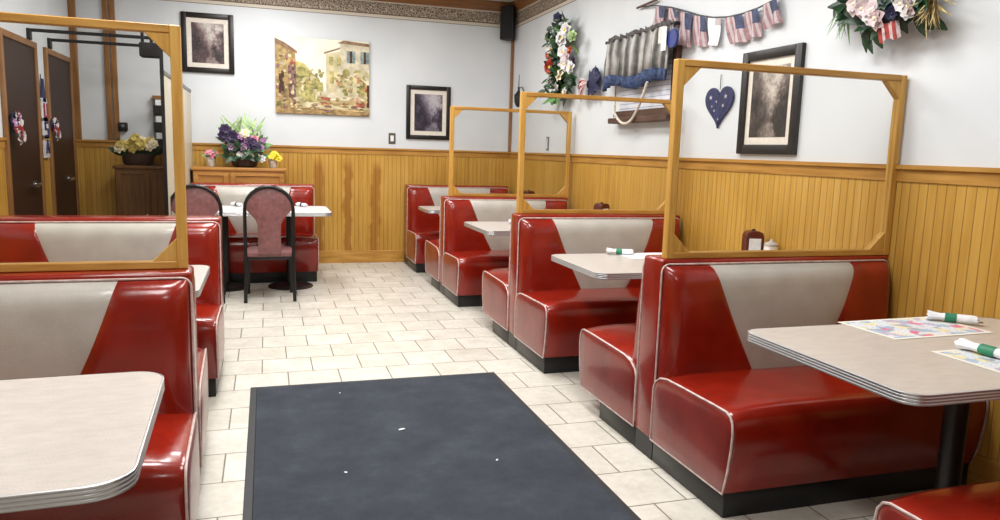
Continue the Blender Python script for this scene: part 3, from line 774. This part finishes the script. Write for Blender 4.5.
# ------------------------------------------------------------------ pictures
MATB = simple('cream picture mount', (220,212,200), .6, var=.03)
def picture(label, w, h, loc, rz, img, fr=.055, mount=.05, grp='dark framed woodland prints'):
    """hangs on a wall; local front is -y, origin at the centre of its back"""
    t = thing('framed_picture', label, 'picture', loc, rz, grp)
    m_ = MB(); d = .028
    for a, b in (((-w/2, -d, -h/2), (-w/2+fr, 0, h/2)), ((w/2-fr, -d, -h/2), (w/2, 0, h/2)), ((-w/2+fr, -d, h/2-fr), (w/2-fr, 0, h/2)), ((-w/2+fr, -d, -h/2), (w/2-fr, 0, -h/2+fr))): m_.box(a, b, .005, 2)
    m_.build('frame', FRAMEW, t)
    MB().box((-w/2+fr-.003, -.012, -h/2+fr-.003), (w/2-fr+.003, -.004, h/2-fr+.003)).build('mount', MATB, t)
    MB().box((-w/2+fr+mount, -.014, -h/2+fr+mount), (w/2-fr-mount, -.0125, h/2-fr-mount)).build('print', img, t, False)
    return t
S1 = mat_scene('rusty woodland print', (40,32,34), (98,78,78), (196,188,182), .60, 1.3)
S2 = mat_scene('violet woodland print', (32,28,38), (84,74,90), (178,172,178), .66, 4.1)
S3 = mat_scene('misty street print', (38,32,30), (96,84,78), (204,194,184), .56, 7.7)
def wallrect(u0, v0, u1, v1, ax, val):
    a, b = at(u0, v0, ax, val), at(u1, v1, ax, val); return a, b
def backpic(label, u0, u1, v0, v1, img, **k):
    a, b = at(u0, (v0+v1)/2, 1, YB), at(u1, (v0+v1)/2, 1, YB); um = (u0+u1)/2
    c, d = at(um, v0, 1, YB), at(um, v1, 1, YB)
    return picture(label, b.x-a.x, c.z-d.z, ((a.x+b.x)/2, YB-.001, (c.z+d.z)/2), 0, img, **k)
backpic('dark framed woodland print high on the rear wall, above the screen post', 181.5, 234, 13.5, 73, S1)
backpic('dark framed woodland print on the rear wall, behind the farthest screen', 406, 450, 86, 139.5, S2, fr=.05, mount=.05)
a, b = at(743, 105, 0, XR), at(802, 100, 0, XR); c, d = at(772, 49, 0, XR), at(770, 154.5, 0, XR)
picture('tall dark framed street print on the right wall beside the blue heart', a.y-b.y, c.z-d.z, (XR-.001, (a.y+b.y)/2, (c.z+d.z)/2), PI/2*3, S3, fr=.06, mount=.045)
# unframed village painting
a, b = at(275.2, 74, 1, YB), at(369.2, 80, 1, YB); c, d = at(322, 39, 1, YB), at(322, 114.7, 1, YB)
pw, ph = b.x-a.x, c.z-d.z
t = thing('wall_painting', 'wide painting of a sunny village street on the rear wall', 'painting', ((a.x+b.x)/2, YB-.001, (c.z+d.z)/2))
MB().box((-pw/2, -.03, -ph/2), (pw/2, 0, ph/2), .003, 1).build('canvas', simple('canvas edge', (168,150,120), .7), t)
def paintm(n, c, v=.14, s=22):
    return simple('paint '+n, c, .7, 0, .2, 0, v, s)
PS = dict(sky=paintm('sky', (226,226,208), .05, 5), cream=paintm('wall', (194,183,147), .14, 9), ochre=paintm('ochre', (167,144,100), .18), tan=paintm('tan', (151,126,86), .25), roof=paintm('roof', (135,109,86), .2), blue=paintm('shutter', (126,142,140), .2),
          olive=paintm('olive', (165,156,100), .25, 16), green=paintm('foliage', (131,126,79), .35, 18), brown=paintm('door', (75,55,45), .2), plum=paintm('vine', (118,90,84), .4, 24), road=paintm('road', (185,163,120), .15, 9), red=paintm('red', (153,88,70), .3), white=paintm('white', (199,190,165), .12, 12), rust=paintm('rust', (171,117,81), .3, 18))
m_ = MB(); lay = [0]
def pp(m, pts):
    lay[0] += 1; m_.use(PS[m]); m_.poly([(-pw/2+pw*x, -.0302-lay[0]*.00004, -ph/2+ph*y) for x, y in pts])
def blob(m, x, y, rx, ry, n=11):
    pp(m, [(min(.995, max(.005, x+rx*random.uniform(.75, 1.15)*math.cos(2*PI*k/n))), min(.99, max(.01, y+ry*random.uniform(.75, 1.15)*math.sin(2*PI*k/n)))) for k in range(n)])
R_ = lambda m, x0, y0, x1, y1: pp(m, [(x0, y0), (x1, y0), (x1, y1), (x0, y1)])
R_('sky', .003, .003, .997, .997)
R_('road', .003, .003, .997, .20)
pp('olive', [(.2, .18), (.5, .18), (.5, .4), (.40, .52), (.3, .66), (.2, .7)])
for k in range(16): blob(random.choice(('olive', 'green', 'olive')), random.uniform(.22, .46), random.uniform(.2, .55), .05, .07)
pp('tan', [(.003, .05), (.21, .1), (.21, .80), (.003, .93)]); pp('ochre', [(.003, .35), (.15, .35), (.15, .8), (.003, .88)])
pp('roof', [(.003, .90), (.23, .78), (.225, .82), (.10, .92), (.003, .97)])
R_('brown', .035, .26, .09, .55); pp('plum', [(.14, .1), (.215, .12), (.215, .62), (.17, .68), (.13, .62)])
blob('ochre', .1, .14, .09, .07); blob('red', .18, .66, .03, .04)
pp('cream', [(.53, .22), (.72, .22), (.72, .86), (.53, .8)]); pp('roof', [(.51, .8), (.68, .88), (.68, .9), (.51, .825)])
pp('white', [(.68, .2), (.997, .2), (.997, .94), (.68, .96)]); pp('roof', [(.65, .955), (.72, .995), (.997, .97), (.997, .93)])
for x in (.56, .645): R_('olive', x, .66, x+.045, .77)
R_('olive', .57, .42, .615, .58)
for x in (.75, .90): R_('blue', x, .7, x+.035, .86); R_('brown', x+.035, .7, x+.06, .86); R_('blue', x+.06, .7, x+.095, .86)
for k in range(18): blob(random.choice(('olive', 'rust', 'green', 'cream')), random.uniform(.68, .98), random.uniform(.28, .58), .045, .06)
pp('cream', [(.74, .25), (.86, .25), (.86, .5), (.8, .54), (.74, .5)]); R_('brown', .97, .12, .997, .42)
pp('white', [(.38, .34), (.70, .28), (.72, .22), (.42, .24)]); pp('red', [(.46, .24), (.58, .23), (.55, .13), (.48, .13)]); blob('rust', .52, .11, .06, .04)
pp('cream', [(.22, .2), (.5, .12), (.8, .14), (.86, .1), (.3, .05)]); blob('green', .04, .1, .04, .06); blob('red', .9, .15, .05, .06); blob('brown', .92, .08, .03, .04)
pp('tan', [(.003, .003), (.997, .003), (.997, .05), (.5, .08), (.003, .1)])
for k in range(70): blob(random.choice(('olive', 'cream', 'rust', 'ochre', 'green', 'white')), random.uniform(.62, .98), random.uniform(.18, .55), random.uniform(.012, .03), random.uniform(.012, .035), 7)
for k in range(60): blob(random.choice(('olive', 'cream', 'olive', 'green', 'ochre')), random.uniform(.22, .5), random.uniform(.16, .6), random.uniform(.012, .03), random.uniform(.012, .04), 7)
for k in range(50): blob(random.choice(('tan', 'ochre', 'plum', 'cream')), random.uniform(.01, .21), random.uniform(.08, .78), random.uniform(.01, .022), random.uniform(.012, .04), 7)
for k in range(50): blob(random.choice(('tan', 'cream', 'ochre', 'road', 'plum')), random.uniform(.05, .98), random.uniform(.02, .2), random.uniform(.02, .05), random.uniform(.008, .02), 7)
m_.build('painted_scene', None, t, False)

# ------------------------------------------------------------------ speaker, switch plate, lantern, thermometer
a = at(509, 6, 1, YB-.12); b = at(509, 40, 1, YB-.12)
t = thing('wall_speaker', 'black loudspeaker high in the rear right corner under the ceiling', 'speaker', (XR-.10, YB-.10, 2.745), -PI/4)
MB().prism([(-.085, -.07), (.085, -.07), (.055, .06), (-.055, .06)], 0, .40, 2, .01, 2).build('cabinet', BLACKM, t)
MB().box((-.072, -.078, .015), (.072, -.069, .385), .004, 1).build('grille', simple('speaker cloth', (28,28,30), .9, var=.4, scale=300), t)
MB().box((-.03, .05, .15), (.03, .09, .25), .004, 1).build('bracket', BLACK, t)
c = at(392, 138.5, 1, YB)
t = thing('wall_switch', 'dark framed light switch on the rear wall below the framed print', 'switch', (c.x, YB, c.z))
MB().box((-.042, -.008, -.065), (.042, 0, .065), .003, 1).build('plate', simple('brown plate', (84,76,68), .4), t)
MB().box((-.02, -.014, -.035), (.02, -.006, .035), .002, 1).build('rocker', WHITE, t)
c = at(518.5, 97, 0, XR-.07)
t = thing('wall_lantern', 'small black lantern with a thin spike hanging near the rear corner of the right wall', 'lantern', (c.x, c.y, c.z))
MB().lathe([(.012, -.12), (.035, -.10), (.05, -.06), (.055, .02), (.03, .05), (.015, .075), (.012, .10), (.02, .105), (.006, .12), (.004, .26)], 8).build('lantern_body', BLACKM, t)
MB().tube([(0, 0, .1), (.04, 0, .12), (.07, 0, .06)], .006).build('arm', BLACK, t)
c = at(548, 143.5, 0, XR)
t = thing('wall_thermometer', 'small dark thermometer plate on the right wall behind the farthest screen', 'thermometer', (XR, c.y, c.z))
MB().box((-.012, -.035, -.075), (0, .035, .075), .004, 1).build('plate', simple('grey plate', (112,114,120), .4), t)
MB().box((-.015, -.01, -.055), (-.011, .01, .055), .001, 1).build('tube', PAPERW, t)

# ------------------------------------------------------------------ decorations on the right wall
def onwall(u, v, off=.0): return at(u, v, 0, XR-off)
# floral swag
c = onwall(563, 62, .07)
t = thing('floral_swag', 'tall white and red artificial flower swag hanging on the right wall near the speaker', 'wall flowers', c)
def wallleaves(t, n, ys, zs, m, L=(.1, .2), w=.07, name='foliage', x=(-.03, .05)):
    mb = MB()
    for _ in range(n):
        y, z = rv(ys), rv(zs)
        mb.leaf((random.uniform(*x), y, z), (-.5+rv(.4), rv(1), rv(1)), (-1, rv(.3), .3), random.uniform(*L), w, rv(.4))
    for v in mb.bm.verts: v.co.x = min(v.co.x, .068)
    return mb.build(name, m, t, True, 80)
wallleaves(t, 70, .17, .36, LEAFD); wallleaves(t, 46, .15, .34, LEAFD, (.07, .12), .05, 'front_leaves', (-.12, -.07)); wallleaves(t, 30, .19, .38, LEAF, name='leaves'); wallleaves(t, 16, .14, .42, LEAFP, (.12, .22), .04, 'sprigs')
for (u, v, m, r) in [(558, 18, NAVYP, .07), (566, 30, WHITEP, .09), (562, 38, WHITEP, .10), (549, 37, LEAFD, .08), (572, 36, LEAFP, .07), (551, 49, WHITEP, .085), (563, 52, WHITEP, .08), (570, 50, REDP, .05), (549, 55, REDP, .06), (551, 67, REDP, .11), (565, 64, WHITEP, .09),
                     (571, 68, WHITEP, .085), (560, 75, CREAMP, .08), (572, 80, LEAFD, .09), (550, 84, PEACH, .085), (556, 87, WHITEP, .06), (566, 57, PEACH, .07), (556, 27, NAVYP, .05), (574, 60, PURPLE, .05), (565, 92, WHITEP, .06), (554, 100, LEAF, .07)]:
    p = onwall(u, v, .16)-c
    MB().bloom(p, (-1, rv(.5)-.3, rv(.3)), r*.85, 6, 2, YELLOW if m in (REDP, WHITEP) else m, m).build('bloom', None, t, True, 80)
MB().box((-.02, -.012, .28), (.069, .012, .31), .003, 1).build('hanging_hook', BLACK, t)
# small patriotic bow
c = onwall(594, 84, .03)
t = thing('ribbon_bow', 'small navy, red and white cloth bow on the right wall between swag and curtain', 'bow', c)
m_ = MB(); m_.use(NAVYP); m_.ball((-.02, -.06, .03), .11, (.35, .9, 1.1), 2)
for k in range(7): m_.leaf((-.03, -.06, .0), (-.2, math.cos(k*.9), math.sin(k*.9)), (-1, 0, 0), .16, .08, .2)
m_.build('navy_bow', None, t, True, 80)
m_ = MB()
for k in range(6):
    m_.use((REDP, WHITEP)[k % 2]); m_.leaf((-.07, .02, .02), (-.1, .9, -.95+.2*k), (-1, 0, 0), .25, .07, .2)
m_.build('striped_ribbon', None, t, True, 80)
# little curtain over a faux window
VAL = NT('grey striped ticking'); p_, xyz_ = VAL.obj()
w_ = VAL.math('SINE', VAL.math('MULTIPLY', xyz_[1], 95.0)); n_ = VAL.noise(p_, 18, 3)
VALM = VAL.set(VAL.ramp(VAL.math('ADD', VAL.math('MULTIPLY', w_, .28), VAL.math('ADD', .25, VAL.math('MULTIPLY', n_, .5))), [(.2, (84,84,82)), (.5, (132,130,126)), (.8, (182,180,176))]), .8, 0, .2)
DENIM = simple('navy gingham', (46,60,92), .8, var=.35, scale=40); HEAD = simple('dark ruffle', (78,74,72), .8, var=.3)
A_, B_ = onwall(606, 40, .1), onwall(671, 27, .1)
yc = (A_.y+B_.y)/2; W_ = A_.y-B_.y; zt = (A_.z+B_.z)/2
t = thing('window_curtain', 'grey striped gathered curtain with wavy navy hem on the right wall', 'curtain', (XR-.09, yc, zt))
def curt(rows, m, name, ph=0):
    mb = MB(); nx = 90; g = []
    for (zf, amp, off) in rows:
        row = []
        for i in range(nx+1):
            s = i/nx; y = (W_/2)*(1-2*s); fl = 1+(.05 if zf(s) < -.1 else 0)
            row.append(mb.bm.verts.new((off+amp*math.sin(s*62+ph)+amp*.5*math.sin(s*23+1), y*fl, zf(s))))
        g.append(row)
    for a, b in zip(g, g[1:]):
        for i in range(nx): mb.face((a[i], a[i+1], b[i+1], b[i]))
    o = mb.build(name, m, t, True, 80); sm = o.modifiers.new('thick', 'SOLIDIFY'); sm.thickness = .004; return o
hem = lambda s: -.405-.012*s+.022*math.sin(s*2*PI*1.6-.6)
hem2 = lambda s: hem(s)+.095+.012*math.cos(s*2*PI*1.6)
curt([(lambda s: .0, .012, 0), (lambda s: -.1, .018, -.01), (lambda s: hem2(s)*.6, .022, -.012), (lambda s: hem2(s), .024, -.015)], VALM, 'striped_fabric')
curt([(lambda s: hem2(s)+.003, .0245, -.018), (lambda s: (hem(s)+hem2(s))/2, .025, -.02), (lambda s: hem(s), .026, -.022)], DENIM, 'navy_hem')
curt([(lambda s: .03+.008*math.sin(s*80), .014, -.002), (lambda s: -.012, .014, -.004)], HEAD, 'ruffled_heading', 1)
MB().tube([(.01, -W_/2-.05, .005), (.01, W_/2+.04, .005)], .009).build('rod', BLACK, t)
for s in (-1, 1): MB().box((.0, s*(W_/2+.02)-.01, -.01), (.09, s*(W_/2+.02)+.01, .015), .002, 1).build('rod_bracket', BLACK, t)
# faux window: white slatted board, dark side rails, plank sill and rope
SLAT = NT('white board with grey lines'); p_, xyz_ = SLAT.obj()
l_ = SLAT.math('GREATER_THAN', SLAT.math('FRACT', SLAT.math('MULTIPLY', xyz_[2], 26.0)), .82)
SLATM = SLAT.set(SLAT.mix(l_, lin((206,208,216)), lin((150,156,176))), .6, 0, .2)
A_, B_ = onwall(613, 116, .05), onwall(672, 115, .05); zs = (onwall(642, 116, .05).z)
yc2 = (A_.y+B_.y)/2; w2 = A_.y-B_.y
t = thing('window_frame', 'dark plank sill and white slatted board under the grey curtain', 'wall decoration', (XR, yc2, zs))
MB().box((-.02, -w2/2+.04, .04), (-.002, w2/2-.06, .42), .002, 1).build('white_board', SLATM, t, False)
m_ = MB(); m_.box((-.10, -w2/2, -.05), (-.002, w2/2, -.005), .005, 1); m_.build('sill_plank', PLANK, t)
MB().box((-.045, -w2/2+.03, -.005), (-.002, w2/2-.03, .055), .004, 1).build('upper_plank', PLANK, t)
MB().box((-.05, -w2/2-.01, .055), (-.002, -w2/2+.05, .56), .004, 1).build('side_rail', PLANK, t)
ROPE = simple('cotton rope', (206,198,184), .9, var=.15, scale=60)
rp = [(-.11, w2/2-.14, .17)]
for k in range(11):
    s = k/10; rp.append((-.115, w2/2-.16-(w2*.55)*s, -.0+.17*(2*s-.75)**2-.06+ .12*max(0, s-.6)))
MB().tube(rp, .011, 8).build('rope', ROPE, t)
MB().tube([(-.10, w2/2-.13, .3), (-.105, w2/2-.13, .0)], .005, 6).build('cord', PLANK, t)
# blue hanging ornament at the curtain end
c = onwall(671, 36, .14)
t = thing('hanging_ornament', 'blue round ornament with white tags at the right end of the curtain rod', 'ornament', c)
m_ = MB(); m_.lathe([(.0, -.01), (.066, -.01), (.07, 0), (.066, .01), (.0, .01)], 24); 
for v in m_.bm.verts: v.co = Vector((v.co.z, v.co.x-.03, v.co.y-.02))
m_.build('blue_disc', simple('royal blue', (32,50,118), .5), t)
MB().box((-.03, .02, -.10), (-.022, .085, .07), .002, 1).build('white_tag', PAPERW, t)
MB().box((-.022, .075, -.04), (-.014, .15, .08), .002, 1).build('pale_tag', simple('pale tag', (196,192,184), .7), t)
MB().tube([(0, 0, .05), (.01, 0, .12)], .003, 6).build('string', BLACK, t)
# flag garland
t = None
FR, FW, FB = simple('faded flag red', (160,126,130), .8, var=.12), simple('flag white', (188,176,178), .8, var=.05), simple('flag navy', (66,72,98), .8, var=.2)
o0 = onwall(640, 7, .03)
t = thing('flag_garland', 'garland of small striped flags strung across the upper right wall', 'garland', o0)
cord = [onwall(u, v, .03)-o0 for u, v in ((640, 7), (655, 5.5), (672, 7.5), (685, 11), (700, 15.5), (713, 17.5), (728, 17), (743, 13.5), (758, 8), (772, 1), (786, -8))]
MB().tube(cord, .006, 6).build('cord', BLACK, t)
MB().tube([cord[0]+Vector((0, .05, 0)), cord[0]-Vector((0, .28, -.01))], .01, 6).build('stick', PLANK, t)
def flag(u0, v0, u1, v1, bot, bright=None, sh=0):
    """u0,v0..u1,v1 top edge, bot = lower edge v on the photo wall"""
    a, b = onwall(u0, v0, .035)-o0, onwall(u1, v1, .035)-o0; c = onwall((u0+u1)/2+sh, bot, .035)-o0
    dn = c-(a+b)/2; mb = MB(); nx, nz = 9, 8
    V = [[mb.bm.verts.new(a+(b-a)*(i/nx)+dn*(j/nz)+Vector((.016*math.sin(i*.9+j*.35+u0)*(.3+j/nz)-.004, 0, 0))) for i in range(nx+1)] for j in range(nz+1)]
    for j in range(nz):
        for i in range(nx):
            if bright: mb.use(PAPERW if not (i > 5 and j < 2) else FW)
            elif i >= 4 and j < 4: mb.use(FB)
            else: mb.use((FR, FW)[i % 2])
            mb.face((V[j][i], V[j][i+1], V[j+1][i+1], V[j+1][i]))
    mb.build('flag', None, t, True, 80)
flag(655, 6, 666, 6.5, 29, sh=-1); flag(669, 8, 677, 9, 27, sh=2); flag(680, 12, 693, 14, 46, sh=-1); flag(695, 15.5, 706, 17, 46, sh=-1); flag(709, 18, 720.5, 18.5, 45.5, True, sh=-2)
flag(726.5, 18, 743, 14.5, 43, sh=3); flag(745.5, 13, 758.5, 8.5, 38, sh=2); flag(763, 6, 778, -2.5, 26, sh=3)
# blue heart
hc = onwall(719, 106, .012)
t = thing('wooden_heart', 'dark blue wooden heart with pale stars hanging on the right wall', 'heart', hc)
hp = []
for k in range(48):
    a = 2*PI*k/48; hp.append((-.163*math.sin(a)**3, .158*(13*math.cos(a)-5*math.cos(2*a)-2*math.cos(3*a)-math.cos(4*a))/16.5+.012))
NAVY = simple('navy paint', (30,36,78), .45, var=.3, scale=25)
m_ = MB().use(NAVY); m_.prism(hp, -.009, .009, 0, .003, 1); m_.build('heart_board', None, t)
m_ = MB()
for (y, z, r) in ((.09, .06, .018), (-.085, .06, .018), (-.06, -.0, .016), (.04, -.03, .012), (.02, .03, .01), (-.01, -.09, .01), (.07, .0, .01)):
    pts = [(-.0105, y+rr*math.sin(PI*k/5), z+rr*math.cos(PI*k/5)) for k in range(10) for rr in ((r if k % 2 == 0 else r*.45),)]
    m_.poly(pts)
m_.build('painted_stars', simple('pale paint', (196,190,196), .6), t, False)
MB().tube([(0, 0, .11), (.002, .004, .21)], .0028, 6).build('hanging_string', BLACK, t)
# wreath in the upper right corner
wc = onwall(893, -14, .06)
t = thing('flower_wreath', 'white flower wreath with small striped flag, cut off by the top edge', 'wreath', wc)
rg = MB(); rg.tube([(0, .24*math.cos(2*PI*k/32), .17*math.sin(2*PI*k/32)) for k in range(32)], .035, 10, True); rg.build('twig_ring', DARKPOT, t)
MB().box((-.02, -.012, .15), (.058, .012, .19), .003, 1).build('hanging_hook', BLACK, t)
mb = MB()
for k in range(90):
    a = random.uniform(0, 2*PI); mb.leaf((-.03, .24*math.cos(a), .17*math.sin(a)), (-.6+rv(.3), .6*math.cos(a)+rv(.8), .6*math.sin(a)+rv(.8)), (-1, 0, .2), random.uniform(.06, .11), .05, rv(.4))
for v in mb.bm.verts: v.co.x = min(v.co.x, .05)
mb.build('foliage', LEAFD, t, True, 80)
mb = MB()
for (u, v, du, dv, L, w) in ((868, 18, -3, 24, .17, .06), (872, 20, 6, 20, .15, .06), (866, 24, 3, 20, .15, .05), (880, 4, 0, 10, .14, .07), (886, 2, 3, 10, .14, .07), (898, 8, 3, 10, .13, .06), (912, 14, 8, 6, .12, .05), (858, 10, -6, 8, .12, .05), (842, 2, -5, 8, .15, .08), (850, 0, -8, 6, .16, .08), (925, 14, 8, 6, .12, .05), (918, 10, 2, 10, .13, .06)):
    p0, p1 = onwall(u, v, .11)-wc, onwall(u+du, v+dv, .09)-wc; mb.leaf(p0, p1-p0, (-1, 0, .2), L, w, .1)
mb.build('drooping_leaves', LEAFD, t, True, 80)
mb = MB()
for k in range(40):
    p0 = onwall(932+rv(5), rv(5)-2, .12)-wc; mb.leaf(p0, (-.2+rv(.2), -.2+rv(.35), -.7+rv(.6)), (-1, 0, 0), random.uniform(.08, .17), .009, rv(.4))
mb.build('straw', simple('dry straw', (176,158,112), .8, var=.25), t, True, 80)
mb = MB()
for k in range(22):
    p0 = onwall(848+rv(8), 6+rv(6), .08)-wc; mb.leaf(p0, (-.1, rv(.4), -1), (-1, 0, 0), random.uniform(.08, .2), .008, rv(.3))
mb.build('grass_sprigs', LEAF, t, True, 80)
for (u, v, m, r) in ((856, 4, PEACH, .085), (863, 8, PEACH, .075), (873, 10, PEACH, .08), (877, 18, PEACH, .085), (870, 16, WHITEP, .06), (903, 3, WHITEP, .08), (910, 6, PEACH, .075), (908, 12, WHITEP, .05), (897, -3, WHITEP, .07), (888, 2, LEAFD, .09), (886, 9, NAVYP, .075), (893, 13, NAVYP, .06), (866, -6, WHITEP, .07), (921, 0, LEAFD, .08), (914, -8, PEACH, .08)):
    p = onwall(u, v, .17)-wc; MB().bloom(p, (-1, rv(.4), -.2+rv(.3)), r*.72, 6, 2, CREAMP if m in (PEACH, WHITEP) else m, m).build('bloom', None, t, True, 80)
SR = simple('ribbon red', (170,72,66), .7); 
a, b = onwall(877, 26, .16)-wc, onwall(897, 20, .16)-wc; c = onwall(889, 40, .14)-wc; dn = c-(a+b)/2
mb = MB(); nx = 10
V = [[mb.bm.verts.new(a+(b-a)*(i/nx)+dn*(j/5)*(1+.1*math.sin(i))+Vector((.012*math.sin(i*1.4), 0, 0))) for i in range(nx+1)] for j in range(6)]
for j in range(5):
    for i in range(nx):
        mb.use((SR, PEACH)[i % 2]); mb.face((V[j][i], V[j][i+1], V[j+1][i+1], V[j+1][i]))
mb.build('striped_flag', None, t, True, 80)

# ------------------------------------------------------------------ door decorations on the left wall
def doordeco(label, u, v, s):
    c = at(u, v, 0, XL+.04)
    t = thing('door_wreath', label, 'door decoration', c)
    m_ = MB(); m_.tube([(0, .10*s*math.cos(2*PI*k/20), .10*s*math.sin(2*PI*k/20)+.05*s) for k in range(20)], .025*s, 8, True); m_.build('ring', NAVYP, t)
    for k in range(8):
        a = 2*PI*k/8
        MB().bloom((.035*s, .11*s*math.cos(a), .05*s+.11*s*math.sin(a)), (1, rv(.3), rv(.3)), .055*s, 6, 1, WHITEP, (WHITEP, LILAC, REDP)[k % 3]).build('bloom', None, t, True, 80)
    MB().bloom((.05*s, 0, -.11*s), (1, 0, 0), .11*s, 7, 2, REDP, PEACH).build('bow', None, t, True, 80)
    MB().bloom((.05*s, 0, -.03*s), (1, 0, 0), .07*s, 7, 2, REDP, REDP).build('bow', None, t, True, 80)
doordeco('purple, red and white wreath on the nearer dark door, seen through the left screen', 15, 127, .66)
doordeco('small red and white wreath on the dark door next to the rear corner', 53.5, 128, .55)
c = at(43, 120, 0, XL+.012)
t = thing('hanging_sign', 'narrow hanging sign of three pale lettered blocks between the two dark doors', 'sign', (XL+.012, c.y, c.z))
TOPZ = at(41, 92, 0, XL+.012).z-c.z
blk = simple('white block', (206,204,210), .6); RB = simple('muted red', (140,56,68), .6); NB = simple('muted navy', (44,48,84), .6)
cent = [(43.2, 110), (44.2, 129), (46.0, 146.5)]
MB().tube([(0, 0, TOPZ+.16), (0, 0, -.3)], .004, 6).build('cord', BLACK, t)
m_ = MB().use(NB); m_.prism([(-.06, TOPZ-.09), (.06, TOPZ-.09), (.012, TOPZ+.12), (-.012, TOPZ+.12)], .0, .022, 0, .002, 1); m_.build('finial', None, t)
def letter(mb, ch, zc, w, h):
    # strokes in (y,z); facing +x, so the reader's right is +y here
    S = {'U': [((-.5, .5), (-.5, -.5)), ((-.5, -.5), (.5, -.5)), ((.5, -.5), (.5, .5))],
         'S': [((.5, .5), (-.5, .5)), ((-.5, .5), (-.5, 0)), ((-.5, 0), (.5, 0)), ((.5, 0), (.5, -.5)), ((.5, -.5), (-.5, -.5))],
         'A': [((-.5, -.5), (0, .5)), ((0, .5), (.5, -.5)), ((-.25, 0), (.25, 0))]}[ch]
    for (a, b) in S: mb.tube([(.026, a[0]*w, zc+a[1]*h), (.026, b[0]*w, zc+b[1]*h)], .0095, 6)
for (u, v), ch, bm_, lm in zip(cent, 'USA', (blk, blk, blk), (RB, NB, NB)):
    zz = at(u, v, 0, XL+.012).z-c.z
    o = MB().box((0, -.085, zz-.105), (.022, .085, zz+.105), .004, 1).build('block', bm_, t)
    m_ = MB().use(lm); letter(m_, ch, zz, .09, .12); m_.build('letter', None, o)

# ------------------------------------------------------------------ light
def area(name, loc, sx, sy, power, col=(1, .99, .975)):
    l = bpy.data.lights.new(name, 'AREA'); l.shape = 'RECTANGLE'; l.size = sx; l.size_y = sy; l.energy = power; l.color = col
    o = bpy.data.objects.new(name, l); C.objects.link(o); o.location = loc; return o
for i, (x, y, p) in enumerate(((-.4, 1.2, 40), (-.3, 3.3, 56), (1.45, 2.7, 46), (1.45, 4.8, 44), (-.2, 5.5, 54), (1.45, 6.9, 42), (0, 7.7, 50), (.2, -1.2, 22))):
    area('ceiling_light', (x, y, ZC-.02), .55, 1.15, p)
w = bpy.data.worlds.new('world'); SC.world = w; w.use_nodes = True
w.node_tree.nodes['Background'].inputs[0].default_value = (.9, .95, 1, 1); w.node_tree.nodes['Background'].inputs[1].default_value = .3
